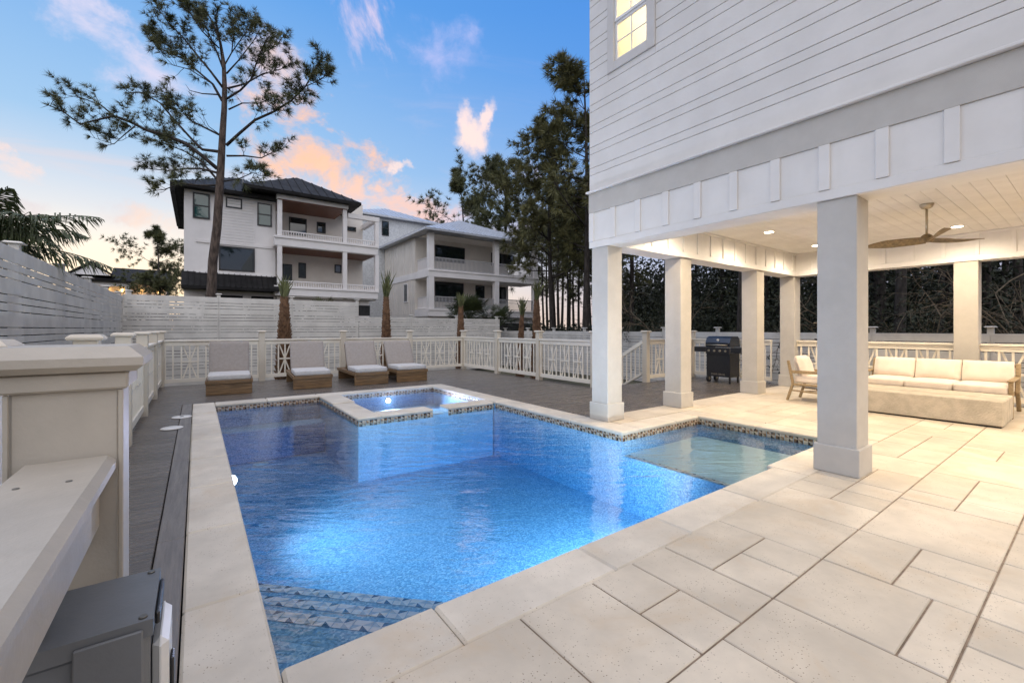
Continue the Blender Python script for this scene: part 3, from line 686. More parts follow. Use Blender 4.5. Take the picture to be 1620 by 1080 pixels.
# window, lit from a room behind
wn = empty('window', (FX-HO.x, 3.72-HO.y, 5.8)); wn.parent = hs
WO = HO+Vector(wn.location)
def wp(name, y0, y1, z0, z1, x0, x1, mat, bev=.003): return piece(name, wn, x0-WO.x, x1-WO.x, y0-WO.y, y1-WO.y, z0-WO.z, z1-WO.z, mat, bev)
tw = .115
wp('casing', WY0, WY0+tw, WZ0, WZ1, FX-.022, FX+.03, CASING); wp('casing', WY1-tw, WY1, WZ0, WZ1, FX-.022, FX+.03, CASING); wp('sill', WY0+tw, WY1-tw, WZ0, WZ0+tw, FX-.022, FX+.03, CASING); wp('casing', WY0+tw, WY1-tw, WZ1-tw, WZ1, FX-.022, FX+.03, CASING)
a, b = WY0+tw, WY1-tw; zb, zt = WZ0+tw, WZ1-tw; zm = 5.50
for (z0, z1, xx) in ((zb, zm, FX+.012), (zm, zt, FX-.004)):
    wp('sash', a+.001, a+.035, z0, z1, xx, xx+.03, WHITE); wp('sash', b-.035, b-.001, z0, z1, xx, xx+.03, WHITE); wp('sash', a+.035, b-.035, z0, z0+.038, xx, xx+.03, WHITE); wp('sash', a+.035, b-.035, z1-.038, z1, xx, xx+.03, WHITE)
    wp('muntin', (a+b)/2-.008, (a+b)/2+.008, z0+.038, z1-.038, xx+.008, xx+.022, WHITE, .002)
    nrow = 2 if z1-z0 < .7 else 3
    for q in range(1, nrow):
        zz = z0+.038+(z1-z0-.076)*q/nrow; wp('muntin', a+.035, b-.035, zz-.008, zz+.008, xx+.0085, xx+.0215, WHITE, .002)
CREAM = pbr('room_cream', (.85, .78, .62), .8, .02, 2)
rm = MB(); x0, x1, y0, y1, z0, z1 = FX+.11, FX+2.2, 2.6, 4.35, 4.3, 6.75
rm.poly([(x1, y0, z0), (x1, y1, z0), (x1, y1, z1), (x1, y0, z1)]); rm.poly([(x0, y0, z1), (x1, y0, z1), (x1, y1, z1), (x0, y1, z1)]); rm.poly([(x0, y0, z0), (x1, y0, z0), (x1, y1, z0), (x0, y1, z0)]); rm.poly([(x0, y0, z0), (x1, y0, z0), (x1, y0, z1), (x0, y0, z1)]); rm.poly([(x0, y1, z0), (x1, y1, z0), (x1, y1, z1), (x0, y1, z1)])
ro = rm.build('lit_room', CREAM, hs); ro.location = -HO
lamp('room_lamp', 'POINT', (FX+1.2-HO.x, 3.4-HO.y, 6.3), 34, (1, .93, .76), hs, shadow_soft_size=.15)
# recessed downlights
for x in (5.9, 7.94, 9.98):
    for y in (3.43, 1.45, -.55, -2.5):
        if abs(x-7.94) < .1 and abs(y-1.45) < .1: continue
        d = empty('downlight', (x-HO.x, y-HO.y, CEIL)); d.parent = hs
        m = MB(); m.lathe((0, 0, -.006), [(.088, 0), (.09, .003), (.09, .0055)], 24); m.build('trim_ring', WPLAS, d)
        m = MB(); m.lathe((0, 0, -.009), [(.066, 0), (.07, .0025)], 20); m.build('lens', LAMPW, d)
        lo = lamp('downlight_lamp', 'SPOT', (0, 0, -.03), 150, (1.0, .82, .60), d, spot_size=R(174), spot_blend=.85, shadow_soft_size=.07)

# ceiling fan
fn = empty('ceiling_fan', (7.87, 1.43, CEIL)); tag(fn, 'three-blade wooden propeller ceiling fan on a long downrod over the sofa', 'ceiling fan')
m = MB(); m.lathe((0, 0, 0), [(.075, -.001), (.072, -.02), (.055, -.05), (.025, -.066)], 24); m.build('canopy', STEEL, fn)
m = MB(); m.tube([(0, 0, -.06), (0, 0, -.42)], .014, 12); m.build('downrod', STEEL, fn)
m = MB(); m.lathe((0, 0, 0), [(.03, -.40), (.055, -.42), (.075, -.455), (.08, -.48), (.05, -.505)], 24); m.build('motor_hub', BLADE, fn)
def blade(ang):
    vs = []; fs = []; nS, nC = 14, 4; Lb = .72
    for i in range(nS+1):
        s = i/nS; r = .02+s*Lb; w = .085*(1-s)**.6+.055*math.sin(min(1, s*1.15)*math.pi)+.02*(1-s)
        w = .10+(.075*math.sin(s*2.6)) if s < .5 else (.10+.075*math.sin(1.3))*(1-((s-.5)/.5)**2.2)+.012
        tw_ = R(34)*(1-s)**.8+R(8); sweep = .05*math.sin(s*math.pi)
        for top in (0, 1):
            for j in range(nC+1):
                q = (j/nC-.5)*w; th = (.011*(1-s)+.005)*(1-(2*j/nC-1)**2*.7)*(1 if top else -1)
                vs.append((r, q*math.cos(tw_)+sweep, -.478+q*math.sin(tw_)+th+.015*s))
    m_ = (nC+1)*2
    for i in range(nS):
        for t in (0, 1):
            for j in range(nC):
                a = i*m_+t*(nC+1)+j; f = (a, a+1, a+m_+1, a+m_); fs.append(f if t else f[::-1])
        for j in (0, nC):
            a = i*m_+j; fs.append((a, a+m_, a+m_+nC+1, a+nC+1))
    a = nS*m_; fs.append(tuple([a+j for j in range(nC+1)]+[a+nC+1+j for j in range(nC, -1, -1)]))
    o = raw('blade', vs, fs, BLADE, fn, True); o.rotation_euler = (0, 0, ang); return o
for a in (R(-38), R(82), R(202)): blade(a)

# ================================================================== FURNITURE
def pillow(name, sx, sy, sz, mat, parent, loc, rot=(0, 0, 0), puff=.5, seed=0, n=10):
    """a soft box: superellipsoid-like cushion with rounded edges and slight wrinkles"""
    rnd = random.Random(seed); bm = bmesh.new(); bmesh.ops.create_cube(bm, size=2.0); bmesh.ops.subdivide_edges(bm, edges=bm.edges[:], cuts=n, use_grid_fill=True)
    ph = [rnd.uniform(0, 6) for _ in range(4)]
    for v in bm.verts:
        x, y, z = v.co
        ex = 1-abs(x)**8; ey = 1-abs(y)**8; ez = 1-abs(z)**8
        f = 1-.5*(1-max(0, (1-abs(x)**6)*(1-abs(y)**6)))**2
        th = (1-puff)+puff*(max(0, 1-abs(x)**3.5)**.5)*(max(0, 1-abs(y)**3.5)**.5)
        zz = z*th; k = .035
        xx = x*(1-k*(abs(z)**4)-.012*abs(y)**3); yy = y*(1-k*(abs(z)**4)-.012*abs(x)**3)
        zz += .05*math.sin(3*x+ph[0])*math.sin(2.3*y+ph[1])*puff*(1 if z > 0 else .3)*(1-abs(x)**4)*(1-abs(y)**4)
        v.co = (xx*sx/2, yy*sy/2, zz*sz/2)
    for f in bm.faces: f.smooth = True
    me = bpy.data.meshes.new(name); bm.to_mesh(me); bm.free(); me.materials.append(mat)
    o = link(name, me, parent, loc); o.rotation_euler = rot; return o

def lounger(x, y, w, label, tilt, seed, skew=0.0):
    r = empty('sun_lounger', (x, y, 0), skew); tag(r, label, 'sun lounger', 'sun loungers lined up on the back deck')
    fr = empty('frame', (0, 0, 0)); fr.parent = r
    for k in range(3): piece('front_plank', fr, .012, w-.012, .03, .09, .003+k*.072, .073+k*.072, TEAK, .003)
    piece('rear_panel', fr, .012, w-.012, 1.66, 1.72, .003, .219, TEAK); piece('side_board', fr, 0, .035, 0, 1.80, .22, .292, TEAK); piece('side_board', fr, w-.035, w, 0, 1.80, .22, .292, TEAK)
    piece('front_rail', fr, .036, w-.036, 0, .035, .22, .2915, TEAK); piece('rear_rail', fr, .036, w-.036, 1.765, 1.80, .22, .2915, TEAK)
    for k in range(12): piece('slat', fr, .036, w-.036, .05+k*.145, .16+k*.145, .255, .277, TEAK, .003)
    pillow('seat_cushion', w-.07, .80, .125, CUSH_L, r, (w/2, .425, .345), (R(random.uniform(-.6, .6)), 0, 0), .18, seed)
    a = tilt; L_ = .72
    bc = Vector((w/2, .84, .30)); up = Vector((0, math.cos(a), math.sin(a)))
    m = MB(); m.box(.04, w-.04, -.02, .012, 0, L_-.03, .004); o = m.build('back_board', TEAK, r); o.location = (0, .90, .29); o.rotation_euler = (a-R(90), 0, 0)
    c = bc+up*(L_/2+.03)+Vector((0, -math.sin(a), math.cos(a)))*.02
    pillow('back_cushion', w-.07, L_, .11, CUSH_G, r, c, (a, 0, 0), .16, seed+5)
    m = MB(); m.bar((.10, 1.0+.25, .30), (.10, .90+math.cos(a)*.42, .29+math.sin(a)*.42), .025, .025); m.bar((w-.10, 1.25, .30), (w-.10, .90+math.cos(a)*.42, .29+math.sin(a)*.42), .025, .025); m.build('back_support', TEAK, r)
    return r
lounger(.13, 10.26, .80, 'teak sun lounger nearest the side railing corner, back raised steeply', R(74), 1, R(-3))
lounger(1.66, 10.22, .80, 'teak sun lounger in front of the first palm, second from the side railing corner', R(66), 2, R(-4))
lounger(2.92, 10.12, .80, 'teak sun lounger behind the spa, third from the side railing corner', R(64), 3, R(-2))
lounger(3.93, 10.14, .80, 'teak sun lounger behind the spa at the row end, farthest from the side railing', R(62), 4, R(-2))

# ---- sofa
sf = empty('sofa', (10.0, .80, 0)); tag(sf, 'cream three-cushion outdoor sofa with teak frame against the back railing', 'sofa')
def sp(name, x0, x1, y0, y1, z0, z1, mat=TEAKL, bev=.008): return piece(name, sf, x0-10, x1-10, y0-.8, y1-.8, z0, z1, mat, bev)
sp('seat_frame', 9.50, 9.545, .86, 2.58, .255, .325); sp('seat_frame', 10.28, 10.32, .86, 2.58, .255, .325)
for y in (.86, 2.535): sp('seat_frame', 9.546, 10.279, y, y+.045, .256, .324)
for y in (.81, 2.585):
    sp('leg', 9.50, 9.56, y, y+.05, 0, .525); sp('armrest', 9.46, 10.30, y-.012, y+.062, .526, .556, TEAKL, .012)
    m = MB(); m.bar((10.28-10, y+.025-.8, .30), (10.44-10, y+.025-.8, .75), .05, .055, Vector((0, 1, 0)), .008); m.build('back_post', TEAKL, sf)
    m = MB(); m.bar((10.29-10, y+.025-.8, .33), (10.50-10, y+.025-.8, .0), .05, .05, Vector((0, 1, 0)), .008); m.build('leg', TEAKL, sf)
m = MB()
for k in range(30):
    y = .90+k*.057; m.bar((10.30-10, y-.8, .33), (10.42-10, y-.8, .70), .012, .012)
m.build('back_cords', TEAKL, sf); sp('back_rail', 10.405, 10.445, .86, 2.585, .69, .735)
for k in range(3):
    y = .86+.573*k; pillow('seat_cushion', .80, .566, .15, CUSH_W, sf, (9.88-10, y+.286-.8, .395), (0, 0, 0), .22, 30+k)
    pillow('back_cushion', .36, .565, .20, CUSH_W, sf, (10.235-10, y+.286-.8, .615), (0, R(-68), 0), .75, 40+k, 12)

# ---- armchair (side on)
ac = empty('armchair', (8.74, 3.46, 0)); tag(ac, 'teak armchair with cream pillow, side on between porch columns and sofa', 'armchair')
def ap(name, a, b, w=.04, t=.045):
    m = MB(); m.bar((a[0]-8.74, a[1]-3.46, a[2]), (b[0]-8.74, b[1]-3.46, b[2]), w, t, Vector((1, 0, 0)), .006); return m.build(name, TEAKL, ac)
for x in (8.76, 9.31):
    ap('leg', (x, 3.47, 0), (x, 3.375, .315)); ap('back_post', (x, 3.375, .30), (x, 3.455, .725)); ap('seat_rail', (x, 3.385, .30), (x, 2.76, .30), .04, .06)
    ap('armrest', (x, 3.40, .525), (x, 2.74, .535), .055, .03); ap('leg', (x, 2.79, 0), (x, 2.80, .535)); ap('stretcher', (x, 3.42, .19), (x, 2.80, .17), .025, .03)
ap('back_rail', (8.76, 3.45, .70), (9.31, 3.45, .70)); ap('seat_rail', (8.76, 2.78, .30), (9.31, 2.78, .30), .06, .04); ap('seat_rail', (8.76, 3.37, .30), (9.31, 3.37, .30), .06, .04); ap('stretcher', (8.77, 3.2, .185), (9.30, 2.95, .18), .02, .02); ap('stretcher', (9.30, 3.2, .187), (8.77, 2.95, .184), .02, .02)
pillow('seat_cushion', .52, .60, .15, CUSH_W, ac, (9.035-8.74, 3.06-3.46, .395), (0, 0, 0), .25, 51)
pillow('back_pillow', .47, .44, .19, CUSH_W, ac, (9.035-8.74, 3.29-3.46, .60), (R(72), 0, 0), .85, 52, 12)

# ---- fire table
ft = empty('fire_table', (8.95, 1.7, 0)); tag(ft, 'long low rough concrete fire table in front of the sofa', 'fire table')
m = MB(); m.box(-.475, .475, -.895, .895, .022, .352, .012); m.build('body', CONC, ft); m = MB(); m.box(-.45, .45, -.87, .87, 0, .021); m.build('plinth', DARK, ft)
m = MB(); m.box(-.11, .11, -.62, .62, .3525, .357, .002); m.build('burner_cover', CONC, ft)

# ---- grill
gr = empty('gas_grill', (10.38, 5.54, 0)); tag(gr, 'black gas grill on wheels with side shelves, behind the porch columns', 'grill')
GO = Vector((10.38, 5.54, 0))
def gp(name, x0, x1, y0, y1, z0, z1, mat=BLACK, bev=.006, par=None): return piece(name, par or gr, x0-GO.x, x1-GO.x, y0-GO.y, y1-GO.y, z0, z1, mat, bev)
gp('cabinet', 10.17, 10.62, 5.25, 5.84, .15, .72); gp('control_panel', 10.13, 10.17, 5.25, 5.84, .70, .855)
for i in range(4):
    m = MB(); m.tube([(0, 0, 0), (-.03, 0, 0)], [.026, .021], 14); o = m.build('knob', STEEL, gr); o.location = (10.129-GO.x, 5.34+i*.137-GO.y, .775)
gp('side_shelf', 10.16, 10.60, 5.842, 6.16, .735, .86); gp('side_shelf', 10.16, 10.60, 4.975, 5.248, .735, .86)
m = MB(); m.prism([(-.24, -.30, .865), (-.25, -.30, .97), (-.20, -.30, 1.08), (-.10, -.30, 1.12), (.14, -.30, 1.12), (.22, -.30, 1.05), (.24, -.30, .865)], (0, .60, 0)); lid = m.build('lid', pbr('blued_steel', (.05, .06, .08), .22, .1, 5, metal=.7), gr)
m = MB(); m.tube([(-.295, -.25, .915), (-.295, .25, .915)], .012, 10); m.tube([(-.24, -.24, .915), (-.295, -.24, .915)], .009, 8); m.tube([(-.24, .24, .915), (-.295, .24, .915)], .009, 8); m.build('lid_handle', STEEL, lid)
m = MB(); m.tube([(-.236, -.01, 1.035), (-.246, -.01, 1.033)], .028, 16); m.build('thermometer', WPLAS, lid)
for y in (5.27, 5.80): gp('leg', 10.59, 10.63, y, y+.04, 0 if y < 5.5 else .1, .15)
gp('leg', 10.18, 10.22, 5.255, 5.295, 0, .149); gp('rear_shelf_leg', 10.58, 10.615, 5.0, 5.035, 0, .735)
for z in (.22, .42, .55): gp('tank_rack', 10.585, 10.60, 5.036, 5.249, z, z+.012)
for x in (10.26, 10.60):
    m = MB(); m.tube([(0, -.025, 0), (0, .025, 0)], .082, 22); w_ = m.build('wheel', BLACK, gr); w_.location = (x-GO.x, 5.83-GO.y, .083); m = MB(); m.tube([(0, -.028, 0), (0, .028, 0)], .035, 14); m.build('hub', STEEL, w_)
fc = bpy.data.curves.new('lettering', 'FONT'); fc.body = 'CHAR-BROIL'; fc.size = .062; fc.align_x = 'CENTER'; fc.extrude = .001
to = bpy.data.objects.new('lettering', fc); COL.objects.link(to); dg = bpy.context.evaluated_depsgraph_get(); tm = bpy.data.meshes.new_from_object(to.evaluated_get(dg)); bpy.data.objects.remove(to)
tm.materials.clear(); tm.materials.append(STEEL); o = link('lettering', tm, gr, (10.168-GO.x, 5.545-GO.y, .19)); o.rotation_euler = (R(90), 0, R(-90))

# ================================================================== NEIGHBOUR HOUSES
def house_win(par, px0, py0, px1, py1, Y, off=.0, split=0, HOo=None, frame=BLACK, glass=None, th=.07):
    a, b = onY(px0, py1, Y), onY(px1, py0, Y); x0, x1, z0, z1 = a.x, b.x, (onY(px0, py1, Y).z+onY(px1, py1, Y).z)/2, (onY(px0, py0, Y).z+onY(px1, py0, Y).z)/2
    w = empty('window', ((x0+x1)/2-HOo.x, Y-HOo.y, z0-HOo.z)); w.parent = par; hw = (x1-x0)/2; h = z1-z0
    piece('pane', w, -hw+.04, hw-.04, -.03, -.02, .04, h-.04, glass or GLASS, .002)
    piece('frame', w, -hw, -hw+th, -.06, 0, 0, h, frame); piece('frame', w, hw-th, hw, -.06, 0, 0, h, frame); piece('frame', w, -hw+th, hw-th, -.06, 0, 0, th, frame); piece('frame', w, -hw+th, hw-th, -.06, 0, h-th, h, frame)
    if split: piece('frame', w, -hw+th, hw-th, -.058, -.002, h*.48, h*.48+.06, frame)
    return w
def hip(par, x0, x1, y0, y1, z, rise, ridge_in, mat, axis='x', seam=.45, name='roof', ov=.5):
    """standing-seam hip roof over a rectangle; real slabs with raised seams"""
    x0 -= ov; x1 += ov; y0 -= ov; y1 += ov; m = MB()
    if axis == 'x': r0, r1 = Vector((x0+ridge_in, (y0+y1)/2, z+rise)), Vector((x1-ridge_in, (y0+y1)/2, z+rise))
    else: r0, r1 = Vector(((x0+x1)/2, y0+ridge_in, z+rise)), Vector(((x0+x1)/2, y1-ridge_in, z+rise))
    A, B_, C, D = Vector((x0, y0, z)), Vector((x1, y0, z)), Vector((x1, y1, z)), Vector((x0, y1, z))
    faces = [[A, B_, r1, r0], [B_, C, r1], [C, D, r0, r1], [D, A, r0]] if axis == 'x' else [[A, B_, r0], [B_, C, r1, r0], [C, D, r1], [D, A, r0, r1]]
    for f in faces: m.poly(f)
    m.box(x0, x1, y0, y1, z-.16, z-.002); ro = m.build(name, mat, par)
    sm = MB()                                                # seams up each slope
    for f in faces:
        e = (f[1]-f[0]); Lg = e.length; u = e.normalized(); n = e.cross(f[2]-f[1]).normalized()
        if n.z < 0: n = -n
        up = n.cross(u); up = up if up.z > 0 else -up
        k = int(Lg/seam)
        for i in range(1, k):
            p = f[0]+u*(i*Lg/k); hmax = 0
            # walk up until leaving the polygon
            lo, hi = 0.0, 30.0
            for _ in range(18):
                mid = (lo+hi)/2; q = p+up*mid; inside = True
                for a, b in zip(f, f[1:]+f[:1]):
                    if (b-a).cross(q-a).dot((f[1]-f[0]).cross(f[2]-f[1])) < -1e-6: inside = False
                if inside: lo = mid
                else: hi = mid
            if lo > .15: sm.bar(p+n*.015, p+up*lo+n*.015, .03, .04, n)
    sm.build('roof_seams', mat, ro)
    return ro
def balustrade(par, O, x0, x1, y, z, h=.95, sp_=.13, mat=HOUSEW, axis='x', y1=None):
    r = empty('balustrade', (0, 0, 0)); r.parent = par
    if axis == 'x':
        piece('handrail', r, x0-O.x, x1-O.x, y-.04-O.y, y+.04-O.y, z+h-.06, z+h, mat); piece('bottom_rail', r, x0-O.x, x1-O.x, y-.025-O.y, y+.025-O.y, z+.06, z+.12, mat)
        k = int((x1-x0)/sp_)
        for i in range(k): xx = x0+(i+.5)*(x1-x0)/k; piece('baluster', r, xx-.022-O.x, xx+.022-O.x, y-.02-O.y, y+.02-O.y, z+.12, z+h-.06, mat, .002)
    else:
        piece('handrail', r, x0-.04-O.x, x0+.04-O.x, y-O.y, y1-O.y, z+h-.06, z+h, mat); piece('bottom_rail', r, x0-.025-O.x, x0+.025-O.x, y-O.y, y1-O.y, z+.06, z+.12, mat)
        k = int((y1-y)/sp_)
        for i in range(k): yy = y+(i+.5)*(y1-y)/k; piece('baluster', r, x0-.02-O.x, x0+.02-O.x, yy-.022-O.y, yy+.022-O.y, z+.12, z+h-.06, mat, .002)
    return r

# ---- house A: white with black metal roof
YA = 28.0; YB_ = 27.2
OA = Vector((0, YA, GZ)); ha = tag(empty('neighbour_house', OA), 'white three-storey house with black metal roof behind the tall pine', 'house')
def A(name, x0, x1, y0, y1, z0, z1, mat=HOUSEW, bev=.006, par=None): return piece(name, par or ha, x0-OA.x, x1-OA.x, y0-OA.y, y1-OA.y, z0-OA.z, z1-OA.z, mat, bev)
ax0 = onY(291, 400, YA).x; ax1 = onY(436, 400, YA).x; ax2 = onY(598, 400, YB_).x
ze = onY(436, 319, YA).z
A('wall', ax0, ax1, YA, YA+11, GZ, ze)
# lap siding panel of single boards in the middle bay
sx0, sx1 = onY(349, 350, YA).x, onY(402, 350, YA).x; z = onY(380, 387, YA).z
for i in range(19):
    if z+i*.155 < ze-.3: A('siding_board', sx0, sx1, YA-.035, YA, z+i*.155, z+i*.155+.145, HOUSEW)
zb1 = onY(330, 381, YA).z; A('trim_band', ax0+.5, ax1-.1, YA-.05, YA-.001, zb1-.12, zb1+.06)
A('trim_band', ax0+.5, ax1-.1, YA-.05, YA-.001, onY(330, 431, YA).z-.1, onY(330, 431, YA).z+.08)
TEALG = glassy('teal_window_glass', (.02, .075, .07), .8)
house_win(ha, 305, 306, 332, 346, YA, split=1, HOo=OA, glass=TEALG); house_win(ha, 357, 313.5, 383, 330, YA, HOo=OA, glass=TEALG); house_win(ha, 407, 322, 430, 358, YA, split=1, HOo=OA, glass=TEALG); house_win(ha, 346, 391, 403, 429, YA, HOo=OA)
# awning roof over the garage
zt, zbm = onY(300, 429, YA).z, onY(300, 454, YA).z
m = MB(); m.prism([(ax0-.1-OA.x, 0, zt-GZ), (ax0-.1-OA.x, -1.1, zbm-GZ+.02), (ax0-.1-OA.x, -1.1, zbm-GZ-.12), (ax0-.1-OA.x, 0, zbm-GZ-.12)], (ax1-ax0+.15, 0, 0)); aw = m.build('awning_roof', ROOFB, ha)
sm = MB()
for i in range(1, 17):
    xx = ax0-.1+(ax1-ax0+.15)*i/17; sm.bar((xx, .0, zt-GZ+.02), (xx, -1.1, zbm-GZ+.04), .03, .04)
sm.build('roof_seams', ROOFB, aw)
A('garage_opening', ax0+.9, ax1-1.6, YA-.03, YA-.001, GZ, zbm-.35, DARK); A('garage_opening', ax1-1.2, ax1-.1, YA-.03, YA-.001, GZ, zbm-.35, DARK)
# balcony wing
zf2, zf1 = onY(436, 378, YB_).z, onY(436, 458, YB_).z          # mid of the floor bands
bw = YA+2.0
A('back_wall', ax1+.02, ax2-.1, bw, bw+.2, GZ, ze+1.2, HOUSEC); A('floor_band', ax1-.15, ax2, YB_, bw, zf2-.33, zf2+.22); A('floor_band', ax1-.15, ax2, YB_, bw, zf1-.30, zf1+.22)
A('floor_trim', ax1-.2, ax2+.05, YB_-.06, YB_-.001, zf2+.10, zf2+.24); A('floor_trim', ax1-.2, ax2+.05, YB_-.06, YB_-.001, zf1+.10, zf1+.24)
A('ground_wall', ax1+.02, ax2-.4, YB_+.5, bw-.01, GZ, zf1-.301, HOUSEW)
A('basement_window', onY(566, 495, YB_+.5).x, onY(585, 495, YB_+.5).x, YB_+.46, YB_+.499, onY(570, 499, YB_+.5).z, onY(570, 483, YB_+.5).z, DARK)
pxs = [439, 543, 594]
for q in pxs:
    xx = onY(q, 400, YB_).x; xx2 = xx+.24
    A('porch_post', xx, xx2, YB_+.02, YB_+.26, zf1+.221, zf2-.331); A('porch_post', xx, xx2, YB_+.02, YB_+.26, zf2+.221, ze-.06 if q < 590 else ze-.5)
px_ = [onY(q, 400, YB_).x for q in pxs]
for a, b in zip(px_, px_[1:]):
    balustrade(ha, OA, a+.25, b-.01, YB_+.12, zf1+.22, .98); balustrade(ha, OA, a+.25, b-.01, YB_+.12, zf2+.22, .98)
balustrade(ha, OA, px_[2]+.1, 0, YB_+.27, zf2+.22, .98, axis='y', y1=bw); balustrade(ha, OA, px_[2]+.1, 0, YB_+.27, zf1+.22, .98, axis='y', y1=bw)
A('porch_ceiling', ax1+.05, px_[1]+.2, YB_+.02, bw-.01, ze-.06, ze, WOODC); A('porch_ceiling', ax1+.05, ax2-.05, YB_+.27, bw-.01, zf2-.345, zf2-.334, WOODC)
A('eave_beam', ax1-.05, px_[1]+.3, YB_-.03, YB_+.3, ze+.002, ze+.30); A('pergola_beam', px_[1]+.31, ax2+.1, YB_, YB_+.24, ze-.50, ze-.22); A('pergola_beam', ax2-.2, ax2+.05, YB_+.241, bw, ze-.50, ze-.22)
for (x0p, x1p, y0p, y1p) in ((457, 485, 345, 372), (501, 515, 352, 369), (447, 462, 418, 448), (472, 484, 416, 440), (529, 540, 419, 432)):
    house_win(ha, x0p, y0p, x1p, y1p, bw, HOo=OA)
house_win(ha, 549, 359, 563, 366, bw, HOo=OA)
hip(ha, ax0-OA.x, ax1+1.2-OA.x, 0, 11, ze-GZ+.12, 2.45, 3.0, ROOFB, 'x', ov=.55)
hip(ha, ax1-1.2-OA.x, px_[1]+.5-OA.x, YB_-OA.y, 9, ze-GZ+.40, 1.75, 3.0, ROOFB, 'y', ov=.45)
m = MB(); m.tube([(2.3, 3.0, ze-GZ+1.5), (2.3, 3.0, ze-GZ+2.25)], .06, 10); m.build('vent_pipe', ROOFW, ha)
A('gutter_fascia', ax0-.55, ax0-.35, YA-.5, YA+9, ze-.35, ze+.1, ROOFB)

# ---- house B: grey-white with double balcony and light metal roof
c = atD(679, 500, 32.6); OB = Vector((c.x, c.y, GZ)); hb = tag(empty('neighbour_house', OB), 'pale house with double balcony and light metal hip roof beside the pines', 'house')
def Bb(name, x0, x1, y0, y1, z0, z1, mat=HOUSEW, bev=.006, par=None): return piece(name, par or hb, x0, x1, y0, y1, z0-GZ, z1-GZ, mat, bev)
YBf = c.y; bx1 = onY(851, 450, YBf).x-c.x
zE = onY(679, 366, YBf).z; zU = onY(679, 428, YBf).z; zL = onY(679, 491, YBf).z; dp = 2.6
Bb('side_wall', 0, .2, dp, 13, GZ, zE, HOUSEC); Bb('back_wall', .2, bx1-1.6, dp, dp+.2, GZ, zE-.01, HOUSEC); Bb('far_wall', bx1-1.6, bx1-1.4, dp, 13, GZ, zE-.02, HOUSEC)
for i in range(20): Bb('batten', -.03, -.001, dp+.15+i*.5, dp+.2+i*.5, zL-.2, zE-.2, HOUSEC, .003)
Bb('trim_band', -.05, -.001, dp, 13, zU-.4, zU+.1)
for zc in (zU, zL):
    Bb('floor_band', -.05, bx1+.05, 0, dp-.001, zc-.42, zc+.14)
    Bb('floor_trim', -.1, bx1+.1, -.05, -.001, zc+.02, zc+.16)
Bb('base_wall', .05, bx1-.3, .35, dp-.002, GZ, zL-.421, HOUSEW)
Bb('undercroft', bx1*.52, bx1-.35, .30, .349, GZ, zL-.9, DARK)
posts = [0, bx1*.565, bx1-.42]
for zc, zt_ in ((zL, zU-.42), (zU, zE)):
    for x in posts: Bb('porch_post', x, x+.42, .02, .44, zc+.141, zt_-.001)
    for a, b in zip(posts, posts[1:]): balustrade(hb, Vector((0, 0, 0)), a+.43, b-.01, .2, zc+.14-GZ, .98, .12, pbr('grey_baluster', (.42, .41, .41), .5) if 'grey_baluster' not in MATS else MATS['grey_baluster'])
    balustrade(hb, Vector((0, 0, 0)), .2, 0, .45, zc+.14-GZ, .98, .12, HOUSEW, 'y', dp-.02)
    Bb('porch_ceiling', .2, bx1, .45, dp-.01, zt_-.03, zt_-.002, HOUSEC)
for (x0p, x1p, y0p, y1p) in ((688, 735, 390, 415), (777, 812, 402, 422), (688, 733, 447, 478), (752, 766, 452, 478), (778, 800, 454, 480)):
    house_win(hb, x0p, y0p, x1p, y1p, YBf+dp, HOo=OB)
def side_win(par, y0, y1, z0, z1):
    w = empty('window', (-.001, (y0+y1)/2, z0-GZ)); w.parent = par; h = z1-z0; hw = (y1-y0)/2
    piece('pane', w, -.03, -.02, -hw, hw, 0, h, GLASS, .002); piece('frame', w, -.06, -.0, -hw-.08, -hw, -.08, h+.08, HOUSEW); piece('frame', w, -.06, 0, hw, hw+.08, -.08, h+.08, HOUSEW); piece('frame', w, -.06, 0, -hw, hw, h, h+.08, HOUSEW); piece('frame', w, -.06, 0, -hw, hw, -.08, 0, HOUSEW); return w
side_win(hb, dp+1.5, dp+2.2, zL+.9, zL+2.3)
hip(hb, 0, bx1, 0, 13, zE-GZ+.18, 2.3, 5.2, ROOFW, 'y', ov=.6, seam=.4)
# taller shingled block behind it on the left
Bb('rear_block', -2.6, 5.0, 9.5, 20, GZ, onY(625, 348, YBf+9.5).z, SHINGLE); zr = onY(625, 348, YBf+9.5).z
hip(hb, -2.6, 5.0, 9.5, 20, zr-GZ+.18, 1.6, 3.6, ROOFW, 'y', ov=.5)
rb = onY(608, 372, YBf+9.5); house_win(hb, 604, 350, 615, 373, YBf+9.5, HOo=OB, split=1)

# ---- small far house at the left with a lit porch
c = atD(150, 470, 52); OC = Vector((c.x, c.y, GZ)); hc = tag(empty('neighbour_house', OC, 0), 'low far house with front gable and warm porch lamps beyond the fence corner', 'house')
def Cc(name, x0, x1, y0, y1, z0, z1, mat=HOUSEC, bev=.006): return piece(name, hc, x0, x1, y0, y1, z0, z1, mat, bev)
za = onY(150, 445, c.y).z-GZ; kx = (onY(200, 470, c.y).x-onY(150, 470, c.y).x)/50
def cx(px): return onY(px, 460, c.y).x-c.x
Cc('wall', cx(112), cx(262), 2.2, 10, 0, za); Cc('porch_beam', cx(112), cx(206), .0, .4, za-.45, za, HOUSEW)
for q in (117, 160, 198): Cc('porch_post', cx(q), cx(q)+.45, .02, .45, 0, za-.451, HOUSEW)
Cc('eave', cx(104), cx(270), -.6, 10.5, za+.001, za+.22, ROOFB)
zg = onY(145, 417, c.y).z-GZ
m = MB(); m.prism([(cx(112), -.3, za+.75), (cx(176), -.3, za+.75), (cx(145), -.3, zg-.15)], (0, 1.5, 0)); m.build('gable', HOUSEW, hc)
